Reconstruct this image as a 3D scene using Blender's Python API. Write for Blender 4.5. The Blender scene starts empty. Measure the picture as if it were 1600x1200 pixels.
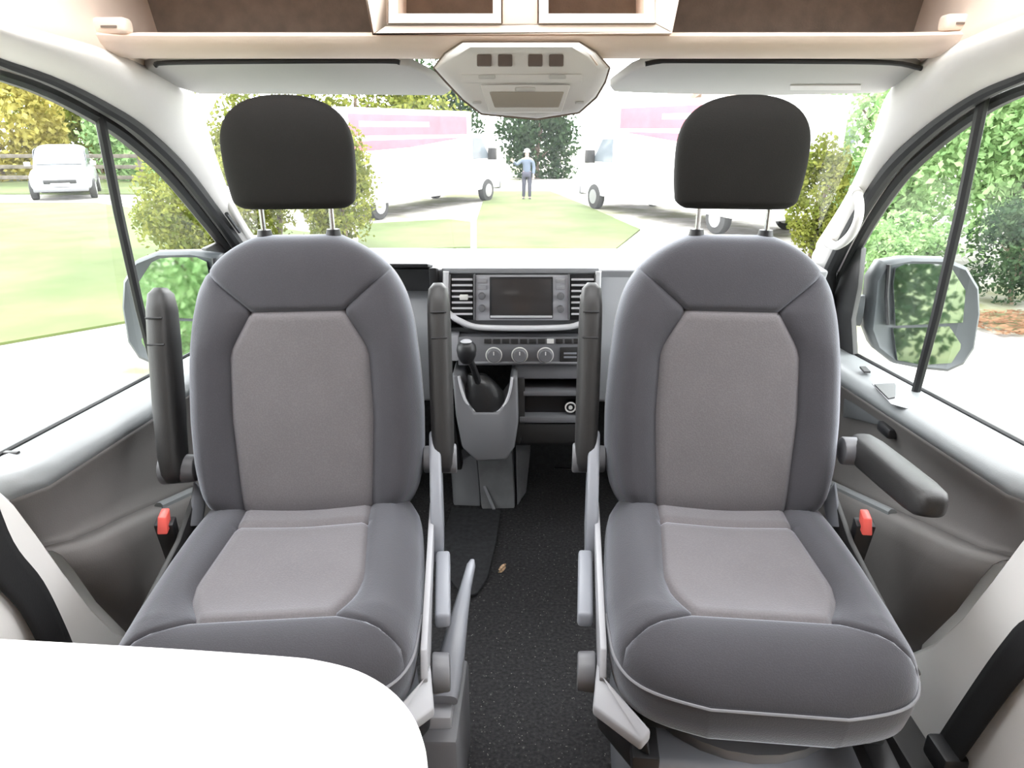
import bpy, bmesh, math, random
import numpy as np
from mathutils import Vector, Matrix, Euler

R = math.radians
random.seed(7)
rng = np.random.default_rng(7)
sc = bpy.context.scene
C = sc.collection

# ------------------------------------------------------------------ camera
FPX = 1080.0
PITCH = math.atan(400 / FPX)
YAW = math.atan(20 * math.cos(PITCH) / FPX)
EYE = Vector((0.0, 0.0, 1.32))
cam_d = bpy.data.cameras.new('camera')
cam_d.sensor_width = 36.0
cam_d.lens = 36.0 * FPX / 1600.0
cam_d.clip_start = 0.02
cam_d.clip_end = 400
cam = bpy.data.objects.new('camera', cam_d)
C.objects.link(cam)
cam.location = EYE
cam.rotation_euler = (R(90) - PITCH, 0, YAW)
sc.camera = cam

# ------------------------------------------------------------------ world, sun, exposure
SKY = 10.0
w = bpy.data.worlds.new('overcast_sky')
sc.world = w
w.use_nodes = True
nt = w.node_tree
bg = nt.nodes['Background']
bg.inputs['Color'].default_value = (0.97, 0.985, 1.0, 1)
bg.inputs['Strength'].default_value = SKY
vs = sc.view_settings
vs.view_transform = 'Standard'
vs.look = 'None'
vs.gamma = 1.0
vs.use_curve_mapping = False
vs.exposure = 0.0
sc.cycles.max_bounces = 8
sc.cycles.diffuse_bounces = 5
sc.cycles.transparent_max_bounces = 12
sc.cycles.sample_clamp_indirect = 8.0
sc.cycles.use_denoising = True

# ------------------------------------------------------------------ sight lines: a photo position plus a known real distance gives a point
_f = Vector((-math.sin(YAW) * math.cos(PITCH), math.cos(YAW) * math.cos(PITCH), -math.sin(PITCH)))
_r = Vector((math.cos(YAW), math.sin(YAW), 0))
_u = _r.cross(_f)
def ray(x, y): return _f * FPX + _r * (x - 800) + _u * (600 - y)
def atX(x, y, v): d = ray(x, y); return EYE + d * ((v - EYE.x) / d.x)
def atY(x, y, v): d = ray(x, y); return EYE + d * ((v - EYE.y) / d.y)
def atZ(x, y, v): d = ray(x, y); return EYE + d * ((v - EYE.z) / d.z)

# ------------------------------------------------------------------ materials
MATS = {}
def mat(name, col, rough=0.6, metal=0.0, spec=0.5, noise=None, bump=None, emit=None, coat=0.0, sheen=0.0):
    """noise=(scale, amount) varies the colour; bump=(scale, strength)"""
    m = bpy.data.materials.new(name)
    m.use_nodes = True
    t = m.node_tree
    b = t.nodes['Principled BSDF']
    b.inputs['Base Color'].default_value = (*col, 1)
    b.inputs['Roughness'].default_value = rough
    b.inputs['Metallic'].default_value = metal
    b.inputs['Specular IOR Level'].default_value = spec
    b.inputs['Coat Weight'].default_value = coat
    b.inputs['Sheen Weight'].default_value = sheen
    if noise or bump:
        tc = t.nodes.new('ShaderNodeTexCoord')
    if noise:
        n = t.nodes.new('ShaderNodeTexNoise'); n.inputs['Scale'].default_value = noise[0]; n.inputs['Detail'].default_value = 4
        t.links.new(tc.outputs['Object'], n.inputs['Vector'])
        mr = t.nodes.new('ShaderNodeMapRange')
        mr.inputs['From Min'].default_value = 0.3; mr.inputs['From Max'].default_value = 0.7
        mr.inputs['To Min'].default_value = 1 - noise[1]; mr.inputs['To Max'].default_value = 1 + noise[1]
        t.links.new(n.outputs['Fac'], mr.inputs['Value'])
        mx = t.nodes.new('ShaderNodeVectorMath'); mx.operation = 'SCALE'
        mx.inputs[0].default_value = col
        t.links.new(mr.outputs['Result'], mx.inputs['Scale'])
        t.links.new(mx.outputs['Vector'], b.inputs['Base Color'])
    if bump:
        n2 = t.nodes.new('ShaderNodeTexNoise'); n2.inputs['Scale'].default_value = bump[0]; n2.inputs['Detail'].default_value = 2
        t.links.new(tc.outputs['Object'], n2.inputs['Vector'])
        bp = t.nodes.new('ShaderNodeBump'); bp.inputs['Strength'].default_value = bump[1]; bp.inputs['Distance'].default_value = 0.002
        t.links.new(n2.outputs['Fac'], bp.inputs['Height'])
        t.links.new(bp.outputs['Normal'], b.inputs['Normal'])
    if emit:
        b.inputs['Emission Color'].default_value = (*emit[0], 1)
        b.inputs['Emission Strength'].default_value = emit[1]
    MATS[name] = m
    return m

def weave(name, col, scale, amt, rough=0.88, sheen=0.0):
    """woven upholstery: two crossed fine waves modulate colour and relief"""
    m = mat(name, col, rough, spec=0.3, sheen=sheen)
    m.node_tree.nodes['Principled BSDF'].inputs['Sheen Roughness'].default_value = 0.40
    m.node_tree.nodes['Principled BSDF'].inputs['Sheen Tint'].default_value = (0.86, 0.90, 1.0, 1)
    t = m.node_tree; b = t.nodes['Principled BSDF']
    tc = t.nodes.new('ShaderNodeTexCoord')
    add = t.nodes.new('ShaderNodeTexVoronoi'); add.inputs['Scale'].default_value = scale * 1.6
    t.links.new(tc.outputs['Object'], add.inputs['Vector'])
    nz = t.nodes.new('ShaderNodeTexNoise'); nz.inputs['Scale'].default_value = 14; nz.inputs['Detail'].default_value = 5
    t.links.new(tc.outputs['Object'], nz.inputs['Vector'])
    a2 = t.nodes.new('ShaderNodeMath'); a2.operation = 'ADD'
    t.links.new(add.outputs[0], a2.inputs[0]); t.links.new(nz.outputs['Fac'], a2.inputs[1])
    mr = t.nodes.new('ShaderNodeMapRange'); mr.inputs['From Min'].default_value = 0.4; mr.inputs['From Max'].default_value = 1.5
    mr.inputs['To Min'].default_value = 1 - amt; mr.inputs['To Max'].default_value = 1 + amt
    t.links.new(a2.outputs[0], mr.inputs['Value'])
    mx = t.nodes.new('ShaderNodeVectorMath'); mx.operation = 'SCALE'; mx.inputs[0].default_value = col
    t.links.new(mr.outputs['Result'], mx.inputs['Scale'])
    t.links.new(mx.outputs['Vector'], b.inputs['Base Color'])
    bp = t.nodes.new('ShaderNodeBump'); bp.inputs['Strength'].default_value = 0.25; bp.inputs['Distance'].default_value = 0.001
    t.links.new(add.outputs[0], bp.inputs['Height']); t.links.new(bp.outputs['Normal'], b.inputs['Normal'])
    return m

def ramp_mat(name, cols, scale, rough=0.9, detail=6, bump=0.0, pos=None):
    m = mat(name, cols[0], rough)
    t = m.node_tree; b = t.nodes['Principled BSDF']
    tc = t.nodes.new('ShaderNodeTexCoord')
    n = t.nodes.new('ShaderNodeTexNoise'); n.inputs['Scale'].default_value = scale; n.inputs['Detail'].default_value = detail
    t.links.new(tc.outputs['Object'], n.inputs['Vector'])
    cr = t.nodes.new('ShaderNodeValToRGB')
    el = cr.color_ramp.elements
    while len(el) < len(cols): el.new(0.5)
    for i, c in enumerate(cols):
        el[i].position = pos[i] if pos else 0.3 + 0.4 * i / max(1, len(cols) - 1)
        el[i].color = (*c, 1)
    t.links.new(n.outputs['Fac'], cr.inputs['Fac'])
    t.links.new(cr.outputs['Color'], b.inputs['Base Color'])
    if bump:
        bp = t.nodes.new('ShaderNodeBump'); bp.inputs['Strength'].default_value = bump; bp.inputs['Distance'].default_value = 0.01
        t.links.new(n.outputs['Fac'], bp.inputs['Height']); t.links.new(bp.outputs['Normal'], b.inputs['Normal'])
    return m

def glass_mat(name, tint=(0.97, 0.985, 0.98), gloss=0.06):
    m = bpy.data.materials.new(name); m.use_nodes = True
    t = m.node_tree; t.nodes.clear()
    o = t.nodes.new('ShaderNodeOutputMaterial')
    tr = t.nodes.new('ShaderNodeBsdfTransparent'); tr.inputs['Color'].default_value = (*tint, 1)
    gl = t.nodes.new('ShaderNodeBsdfGlossy'); gl.inputs['Roughness'].default_value = 0.02
    mx = t.nodes.new('ShaderNodeMixShader'); mx.inputs['Fac'].default_value = gloss
    t.links.new(tr.outputs[0], mx.inputs[1]); t.links.new(gl.outputs[0], mx.inputs[2])
    t.links.new(mx.outputs[0], o.inputs['Surface'])
    MATS[name] = m
    return m

weave('fabric_dark', (0.046, 0.044, 0.050), 260, 0.10, sheen=0.75)
weave('fabric_light', (0.122, 0.112, 0.117), 190, 0.12, sheen=0.70)
weave('fabric_head', (0.0135, 0.0125, 0.0115), 260, 0.10)
mat('shell_grey', (0.20, 0.20, 0.215), 0.55, bump=(300, 0.1))
mat('plastic_black', (0.016, 0.016, 0.018), 0.45)
mat('plastic_dark', (0.026, 0.025, 0.025), 0.5, bump=(500, 0.15))
mat('plastic_mid', (0.15, 0.15, 0.16), 0.45, bump=(500, 0.1))
mat('plastic_bluegrey', (0.26, 0.27, 0.30), 0.35, bump=(500, 0.08))
mat('plastic_light', (0.34, 0.34, 0.36), 0.4)
mat('trim_white', (0.76, 0.74, 0.72), 0.55, noise=(3, 0.04), bump=(400, 0.08))
mat('trim_header', (0.84, 0.70, 0.60), 0.65, noise=(4, 0.04), bump=(400, 0.08))
mat('trim_line', (0.20, 0.16, 0.13), 0.6)
mat('liner_brown', (0.24, 0.19, 0.155), 0.95, noise=(25, 0.15), bump=(200, 0.3))
mat('button_brown', (0.16, 0.12, 0.10), 0.5)
mat('visor_grey', (0.58, 0.57, 0.55), 0.8, bump=(300, 0.15))
mat('door_taupe', (0.150, 0.140, 0.135), 0.6, noise=(5, 0.08), bump=(350, 0.15))
mat('door_ledge', (0.23, 0.24, 0.245), 0.4, bump=(350, 0.1))
mat('recess_shade', (0.10, 0.105, 0.11), 0.5)  # door plastic darkened for the shade inside the pull recess
mat('rubber', (0.010, 0.010, 0.011), 0.55)
mat('metal', (0.55, 0.55, 0.56), 0.25, metal=1.0)
mat('chrome', (0.8, 0.8, 0.82), 0.12, metal=1.0)
mat('screen', (0.055, 0.05, 0.05), 0.15)
mat('red_plastic', (0.75, 0.11, 0.09), 0.4)
mat('table_white', (0.86, 0.86, 0.85), 0.35)
mat('belt_black', (0.008, 0.008, 0.009), 0.7, bump=(300, 0.2))
mat('dash_grey', (0.27, 0.275, 0.29), 0.55, bump=(400, 0.15))
mat('dash_silver', (0.62, 0.62, 0.65), 0.3)
mat('dash_grey_lit', (0.46, 0.475, 0.50), 0.5, bump=(400, 0.12))  # dash_grey brightened to carry windscreen light on the passenger panel
mat('radio_grey', (0.40, 0.40, 0.43), 0.4)
mat('grit', (0.30, 0.28, 0.26), 0.9)
mat('icon_white', (0.75, 0.74, 0.72), 0.5)
mat('leather_black', (0.02, 0.02, 0.021), 0.35, bump=(90, 0.4))
mat('mat_black', (0.030, 0.030, 0.033), 0.95, noise=(60, 0.3), bump=(200, 0.5))
mat('tunnel_grey', (0.15, 0.15, 0.155), 0.6, noise=(12, 0.2))
mat('crumb', (0.62, 0.42, 0.26), 0.8, noise=(120, 0.4))
mat('wood_floor', (0.36, 0.24, 0.15), 0.5, noise=(6, 0.25))
mat('wall_warm', (0.34, 0.24, 0.17), 0.7)
mat('wall_white', (0.45, 0.38, 0.32), 0.7)
mat('mirror_face', (0.75, 0.80, 0.80), 0.03, metal=1.0)
mat('mirror_shell', (0.05, 0.057, 0.062), 0.45)
mat('paint_white', (0.85, 0.85, 0.86), 0.25, coat=0.4)
mat('paint_silver', (0.34, 0.35, 0.37), 0.25, coat=0.5)
mat('paint_pink', (0.50, 0.105, 0.14), 0.35, noise=(2, 0.1))
mat('car_glass', (0.14, 0.16, 0.18), 0.08)
mat('tyre', (0.03, 0.03, 0.03), 0.8)
mat('hub', (0.4, 0.4, 0.42), 0.4, metal=0.8)
mat('lamp_lens', (0.7, 0.7, 0.7), 0.1)
mat('lamp_red', (0.5, 0.05, 0.04), 0.2)
mat('skin', (0.60, 0.40, 0.31), 0.6)
mat('jacket_blue', (0.10, 0.125, 0.17), 0.8)
mat('trousers_grey', (0.05, 0.05, 0.07), 0.8)
mat('cloth_white', (0.8, 0.8, 0.8), 0.8)
mat('shoe', (0.04, 0.035, 0.03), 0.6)
mat('bark', (0.13, 0.095, 0.065), 0.9, noise=(8, 0.4))
mat('fence_wood', (0.10, 0.085, 0.07), 0.9, noise=(5, 0.3))
mat('house_wall', (0.70, 0.58, 0.50), 0.8, noise=(3, 0.1))
mat('roof_tile', (0.30, 0.17, 0.13), 0.8, noise=(8, 0.3))
mat('lens_beige', (0.40, 0.36, 0.31), 0.15)
ramp_mat('carpet', [(0.012, 0.0115, 0.012), (0.024, 0.023, 0.025), (0.040, 0.038, 0.040), (0.20, 0.19, 0.18)], 110, 0.95, 5, 0.6, pos=[0.3, 0.5, 0.66, 0.80])
ramp_mat('lawn_green', [(0.050, 0.072, 0.014), (0.070, 0.094, 0.024), (0.098, 0.112, 0.036)], 0.8, 0.95, 8, 0.5)
ramp_mat('gravel', [(0.20, 0.185, 0.165), (0.28, 0.265, 0.245), (0.36, 0.345, 0.325)], 2.5, 0.95, 10, 0.6)
_t = MATS['gravel'].node_tree; _b = _t.nodes['Principled BSDF']
_n = _t.nodes.new('ShaderNodeTexNoise'); _n.inputs['Scale'].default_value = 0.55; _n.inputs['Detail'].default_value = 7
_t.links.new(next(n for n in _t.nodes if n.type == 'TEX_COORD').outputs['Object'], _n.inputs['Vector'])
_m = _t.nodes.new('ShaderNodeMapRange'); _m.inputs['From Min'].default_value = 0.50; _m.inputs['From Max'].default_value = 0.64
_t.links.new(_n.outputs['Fac'], _m.inputs['Value'])
_x = _t.nodes.new('ShaderNodeMix'); _x.data_type = 'RGBA'; _x.inputs['B'].default_value = (0.115, 0.12, 0.05, 1)
_t.links.new(_m.outputs['Result'], _x.inputs['Factor'])
_t.links.new(next(n for n in _t.nodes if n.type == 'VALTORGB').outputs['Color'], _x.inputs['A'])
_t.links.new(_x.outputs['Result'], _b.inputs['Base Color'])
glass_mat('glass_clear')
glass_mat('glass_side', (0.93, 0.96, 0.95), 0.05)

def leaf_mat(name, a, b_):
    m = bpy.data.materials.new(name); m.use_nodes = True
    t = m.node_tree; t.nodes.clear()
    o = t.nodes.new('ShaderNodeOutputMaterial')
    tc = t.nodes.new('ShaderNodeTexCoord')
    n = t.nodes.new('ShaderNodeTexNoise'); n.inputs['Scale'].default_value = 5; n.inputs['Detail'].default_value = 6
    t.links.new(tc.outputs['Object'], n.inputs['Vector'])
    cr = t.nodes.new('ShaderNodeValToRGB')
    cr.color_ramp.elements[0].position = 0.35; cr.color_ramp.elements[0].color = (*a, 1)
    cr.color_ramp.elements[1].position = 0.65; cr.color_ramp.elements[1].color = (*b_, 1)
    t.links.new(n.outputs['Fac'], cr.inputs['Fac'])
    d = t.nodes.new('ShaderNodeBsdfDiffuse'); tl = t.nodes.new('ShaderNodeBsdfTranslucent')
    mx = t.nodes.new('ShaderNodeMixShader'); mx.inputs['Fac'].default_value = 0.35
    t.links.new(cr.outputs['Color'], d.inputs['Color']); t.links.new(cr.outputs['Color'], tl.inputs['Color'])
    t.links.new(d.outputs[0], mx.inputs[1]); t.links.new(tl.outputs[0], mx.inputs[2])
    t.links.new(mx.outputs[0], o.inputs['Surface'])
    MATS[name] = m
leaf_mat('leaf_green', (0.15, 0.27, 0.10), (0.36, 0.50, 0.24))
leaf_mat('leaf_yellow', (0.09, 0.115, 0.022), (0.22, 0.23, 0.055))
leaf_mat('leaf_dark', (0.02, 0.045, 0.02), (0.06, 0.095, 0.045))
leaf_mat('leaf_gold', (0.30, 0.25, 0.06), (0.42, 0.38, 0.13))
leaf_mat('leaf_brown', (0.12, 0.06, 0.035), (0.26, 0.15, 0.09))

# ------------------------------------------------------------------ mesh helpers
class MB:
    def __init__(self): self.v = []; self.f = []
    def add(self, verts, faces):
        o = len(self.v)
        self.v += [tuple(p) for p in verts]
        self.f += [tuple(i + o for i in q) for q in faces]
        return self
    def box(self, lo, hi):
        x0, y0, z0 = lo; x1, y1, z1 = hi
        return self.add([(x0,y0,z0),(x1,y0,z0),(x1,y1,z0),(x0,y1,z0),(x0,y0,z1),(x1,y0,z1),(x1,y1,z1),(x0,y1,z1)],
                        [(0,3,2,1),(4,5,6,7),(0,1,5,4),(1,2,6,5),(2,3,7,6),(3,0,4,7)])
    def slab(self, pts, vec):
        pts = [Vector(p) for p in pts]; vec = Vector(vec); n = len(pts)
        vs_ = pts + [p + vec for p in pts]
        return self.add(vs_, [tuple(range(n))[::-1], tuple(range(n, 2*n))] + [(i, (i+1) % n, n+(i+1) % n, n+i) for i in range(n)])
    def tube(self, pts, rad, seg=10, flat=None, cap=True):
        """rad: number or list; flat=(axis vector, factor) squashes the section along that axis"""
        pts = [Vector(p) for p in pts]; n = len(pts)
        rad = [rad] * n if not hasattr(rad, '__len__') else rad
        rings = []; prev = None
        for i, p in enumerate(pts):
            d = (pts[min(i+1, n-1)] - pts[max(i-1, 0)]).normalized()
            if prev is None:
                a = Vector((0,0,1)) if abs(d.z) < 0.9 else Vector((1,0,0))
                a = (a - d * a.dot(d)).normalized()
            else:
                a = (prev - d * prev.dot(d)).normalized()
            prev = a
            b = d.cross(a)
            ring = []
            for k in range(seg):
                an = 2 * math.pi * (k + .5) / seg
                off = a * math.cos(an) * rad[i] + b * math.sin(an) * rad[i]
                if flat:
                    ax = Vector(flat[0]).normalized()
                    off = off - ax * off.dot(ax) * (1 - flat[1])
                ring.append(p + off)
            rings.append(ring)
        return self.rings(rings, cap)
    def rings(self, rings, cap=True):
        seg = len(rings[0]); vs_ = [p for r_ in rings for p in r_]; fs = []
        for i in range(len(rings) - 1):
            for k in range(seg):
                a = i*seg + k; b = i*seg + (k+1) % seg
                fs.append((a, b, b + seg, a + seg))
        if cap:
            fs.append(tuple(range(seg))[::-1])
            fs.append(tuple(range((len(rings)-1)*seg, len(rings)*seg)))
        return self.add(vs_, fs)
    def cyl(self, c, ax, r_, h, seg=20, r2=None):
        c = Vector(c); ax = Vector(ax).normalized()
        return self.tube([c, c + ax * h], [r_, r_ if r2 is None else r2], seg)
    def grid(self, P):
        n = len(P); m = len(P[0])
        return self.add([p for row in P for p in row], [(i*m+j, i*m+j+1, (i+1)*m+j+1, (i+1)*m+j) for i in range(n-1) for j in range(m-1)])
    def build(self, name, material, parent=None, bevel=0.0, segs=2, smooth=35, loc=None, solid=0.0, clean=True, subdiv=0):
        me = bpy.data.meshes.new(name)
        v = self.v
        inv = None
        base = None
        if parent is not None and parent.get('_world'):
            base = Vector(parent['_world'])
        if loc is not None: base = Vector(loc)
        if base is not None:
            v = [(p[0]-base[0], p[1]-base[1], p[2]-base[2]) for p in v]
        me.from_pydata(v, [], self.f)
        if clean or bevel:
            bm = bmesh.new(); bm.from_mesh(me)
            if clean:
                bmesh.ops.remove_doubles(bm, verts=bm.verts, dist=1e-5)
                bmesh.ops.dissolve_degenerate(bm, edges=bm.edges, dist=1e-6)
                bmesh.ops.recalc_face_normals(bm, faces=bm.faces)
            if bevel:
                es = [e for e in bm.edges if len(e.link_faces) == 2 and e.calc_face_angle(0) > R(28)]
                bmesh.ops.bevel(bm, geom=es, offset=bevel, offset_type='OFFSET', segments=segs, profile=0.5, affect='EDGES', clamp_overlap=True)
            bm.to_mesh(me); bm.free()
        me.materials.append(MATS[material])
        if smooth:
            me.shade_smooth(); me.set_sharp_from_angle(angle=R(smooth))
        o = bpy.data.objects.new(name, me)
        C.objects.link(o)
        if parent is not None: o.parent = parent
        if loc is not None and parent is None: o.location = loc
        if solid:
            md = o.modifiers.new('thickness', 'SOLIDIFY'); md.thickness = solid; md.offset = 0
        if subdiv:
            md = o.modifiers.new('smooth', 'SUBSURF'); md.levels = subdiv; md.render_levels = subdiv
        return o

def tag(o, label, cat, group=None, kind=None):
    o['label'] = label; o['category'] = cat
    if group: o['group'] = group
    if kind: o['kind'] = kind
    return o
def thing(name, label, cat, base=(0,0,0), group=None, local=False, rz=0.0):
    """an Empty at a thing's base; unless local, its parts are given in world coordinates"""
    o = bpy.data.objects.new(name, None); C.objects.link(o)
    o.location = base; o.rotation_euler = (0, 0, rz); o.empty_display_size = 0.05
    if not local: o['_world'] = tuple(base)
    return tag(o, label, cat, group)
def sub(parent, o):
    """make o (already built in its thing's frame) a piece of a part"""
    o.parent = parent
    return o
def struct(o): o['kind'] = 'structure'; return o
def tab(t, table):
    xs = [a for a, _ in table]; ys = [b for _, b in table]
    return float(np.interp(t, xs, ys))
class Smooth:
    def __init__(self, table, sigma):
        xs = [a for a, _ in table]; ys = [b for _, b in table]
        self.x = np.linspace(xs[0], xs[-1], 1200); y = np.interp(self.x, xs, ys)
        k = max(1, int(3 * sigma / (self.x[1] - self.x[0])))
        g_ = np.exp(-0.5 * (np.arange(-k, k + 1) * (self.x[1] - self.x[0]) / sigma) ** 2); g_ /= g_.sum()
        lo = 2 * y[0] - y[1:k+1][::-1]; hi = 2 * y[-1] - y[-k-1:-1][::-1]
        self.y = np.convolve(np.concatenate([lo, y, hi]), g_, 'valid')
    def __call__(self, t): return float(np.interp(t, self.x, self.y))
def catmull(pts, n=6):
    pts = [Vector(p) for p in pts]; out = []
    P = [pts[0] * 2 - pts[1]] + pts + [pts[-1] * 2 - pts[-2]]
    for i in range(1, len(P) - 2):
        for k in range(n):
            t = k / n
            a, b, c, d = P[i-1], P[i], P[i+1], P[i+2]
            out.append(0.5 * ((2*b) + (c-a)*t + (2*a-5*b+4*c-d)*t*t + (3*b-a-3*c+d)*t**3))
    out.append(pts[-1])
    return out
def sq(k, seg, p):
    an = 2 * math.pi * k / seg
    c, s = math.cos(an), math.sin(an)
    return (math.copysign(abs(c) ** (2/p), c), math.copysign(abs(s) ** (2/p), s))

# ================================================================== SETTING: floor, walls, roof
def boxobj(name, lo, hi, m, kind='structure', bevel=0):
    o = MB().box(lo, hi).build(name, m, bevel=bevel)
    if kind: o['kind'] = kind
    return o
boxobj('floor', (-0.97, 0.55, -0.05), (0.97, 2.95, 0.0), 'carpet')
boxobj('floor_rear', (-1.0, -2.5, -0.05), (1.0, 0.55, 0.0), 'wood_floor')
fw = MB().slab([(-0.97, 2.55, 0.0), (-0.97, 2.95, 0.30), (-0.97, 2.95, -0.05), (-0.97, 2.6, -0.05)], (1.94, 0, 0))
fw.box((-0.97, 2.90, -0.05), (0.97, 2.95, 0.80))
fw.slab([(-0.97, 2.60, 0.885), (-0.97, 2.95, 0.80), (-0.97, 2.95, 0.76), (-0.97, 2.60, 0.845)], (1.94, 0, 0))
struct(fw.build('wall_front', 'mat_black'))
# unseen living area behind the camera: walls and roof, openings placed and sized to light the seats
m_ = MB()      # left: window beside the table, sized for the light it lets in
m_.box((-1.04, -2.5, 0), (-1.0, 0.98, 0.80)).box((-1.04, -2.5, 1.62), (-1.0, 1.42, 1.98)).box((-1.04, -2.5, 0.80), (-1.0, 0.05, 1.62)).box((-1.04, 0.74, 0.80), (-1.0, 0.98, 1.62))
struct(m_.build('wall_left', 'wall_white'))
m_ = MB()      # right: gap for an open sliding door, sized for its light on the seats
m_.box((1.0, -2.5, 0), (1.04, -0.25, 1.98)).box((1.0, 0.74, 0), (1.04, 0.98, 1.98)).box((1.0, 0.98, 1.62), (1.04, 1.42, 1.98)).box((1.0, -0.25, 1.45), (1.04, 0.74, 1.98)).box((1.0, -0.25, 0), (1.04, 0.12, 1.45))
struct(m_.build('wall_right', 'wall_white'))
boxobj('wall_rear', (-1.04, -2.54, 0), (1.04, -2.5, 1.98), 'wall_warm')
m_ = MB()
m_.box((-1.04, -2.54, 1.98), (1.04, 0.76, 2.02)).box((-1.04, 0.76, 1.98), (-0.88, 1.32, 2.02)).box((0.88, 0.76, 1.98), (1.04, 1.32, 2.02))  # roof opening added above the seats to throw top light on the cushions
struct(m_.build('ceiling', 'wall_white'))
m_ = MB()
m_.box((-1.0, 1.30, 1.80), (1.0, 2.0, 1.84)).box((-1.04, 1.30, 1.80), (1.04, 1.32, 2.0))
struct(m_.build('ceiling_cab', 'trim_header'))

# ---- body side below and beside the doors (sill, B pillar), both sides
DOOR_REAR = [(1.02, 0.745), (1.045, 0.70), (1.075, 0.62), (1.11, 0.52), (1.155, 0.40), (1.215, 0.28), (1.30, 0.17)]
for s, nm in ((-1, 'left'), (1, 'right')):
    # B-pillar trim: swelling panel behind the door edge, carrying up to the roof
    rows = []
    prof = [(-0.005, 0.06), (0.0, 0.02), (0.012, 0.006), (0.04, 0.0), (0.10, -0.004), (0.30, -0.005), (0.45, 0.0)]   # (distance behind the edge, recess outward)
    edge = [(1.00, 1.80), (0.99, 1.45), (0.985, 1.1), (1.0, 0.85)] + DOOR_REAR + [(1.34, 0.08), (1.36, 0.0)]
    for (y, z) in edge:
        xw = 0.875 if z < 0.8 else 0.875 - 0.06 * (z - 0.8)
        rows.append([(s * (xw + o_ * 0.9), y - d, z) for d, o_ in prof])
    struct(MB().grid(rows).build('trim_' + ('1' if s < 0 else '2'), 'trim_white', solid=0.004))
    # sill under the door
    m_ = MB().box((s * 0.80 if s > 0 else -1.0, 1.0, 0.0), (1.0 if s > 0 else -0.80, 2.5, 0.09))
    struct(m_.build('trim_' + ('3' if s < 0 else '4'), 'plastic_dark', bevel=0.008))
    # outer body below the dash and around the footwell
    struct(MB().box((s * 0.97 if s > 0 else -1.0, 2.1, 0.0), (1.0 if s > 0 else -0.97, 2.95, 0.86)).build('wall_' + nm + '_footwell', 'plastic_dark'))

# ================================================================== A-PILLARS, ROOF RAIL TRIM, WINDSCREEN
SEAL = {-1: [(-60, 66, .855), (0, 93, .86), (80, 122, .865), (150, 158, .87), (215, 200, .875), (280, 262, .885), (330, 325, .90), (365, 372, .91), (400, 425, .915)],
        1: [(1660, 92, .875), (1600, 117, .88), (1530, 148, .885), (1460, 197, .89), (1395, 258, .895), (1350, 322, .905), (1318, 380, .915), (1296, 425, .92)]}
INNER = {-1: [(-60, 20, .76), (0, 42, .77), (80, 62, .78), (160, 84, .79), (240, 118, .80), (305, 158, .83), (330, 235, .865), (352, 300, .895), (390, 372, .93)],
         1: [(1660, 12, .77), (1600, 34, .78), (1540, 56, .785), (1480, 84, .79), (1430, 118, .81), (1387, 160, .845), (1358, 240, .88), (1322, 318, .905), (1275, 392, .935)]}
def curve_pts(lst, s, n=6): return catmull([atX(x, y, s * X) for x, y, X in lst], n)
def resample(pts, n):
    d = [0]
    for a, b in zip(pts, pts[1:]): d.append(d[-1] + (b - a).length)
    out = []
    for k in range(n):
        t = d[-1] * k / (n - 1)
        j = max(0, min(len(d) - 2, int(np.searchsorted(d, t)) - 1))
        f_ = (t - d[j]) / max(1e-9, d[j+1] - d[j])
        out.append(pts[j].lerp(pts[j+1], f_))
    return out
PILLAR = {}
for s in (-1, 1):
    A = resample(curve_pts(INNER[s], s), 40)
    B = resample(curve_pts(SEAL[s], s), 40)
    rows = []
    for a, b in zip(A, B):
        row = []
        for k in range(11):
            t = k / 10
            p = a.lerp(b, t)
            bul = 0.035 * math.sin(math.pi * min(1, t * 1.02)) ** 0.7
            p = p + Vector((-s * bul, -bul * 0.6, 0))
            row.append(p)
        # returns towards the glass on both edges
        row.insert(0, a + Vector((s * 0.02, 0.05, 0.015)))
        row.append(b + Vector((s * 0.03, 0.0, 0.0)))
        rows.append(row)
    PILLAR[s] = (A, B)
    struct(MB().grid(rows).build('trim_' + ('5' if s < 0 else '6'), 'trim_white', solid=0.004, smooth=60))

# windscreen pane with black edge band, lies between the pillars
wtop = [(-0.84, 1.86), (0, 1.98), (0.86, 1.86)]
rows = []
for k in range(13):
    t = k / 12
    x = -0.98 + 1.96 * t
    bow = 1 - (2*t - 1) ** 2
    rows.append([Vector((x * 0.90, 1.80 + 0.10 * bow, 1.46)).lerp(Vector((x, 2.42 + 0.22 * bow, 0.885)), q / 6) for q in range(7)])
wo = MB().grid(rows).build('window_1', 'glass_clear', clean=False); wo['kind'] = 'structure'

# ================================================================== OVERHEAD SHELF (header)
sh = thing('overhead_shelf', 'beige overhead storage shelf spanning the cab above the sun visors', 'shelf', (0, 1.5, 1.47))
def hp(x, y, Y): return atY(x, y, Y)
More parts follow.
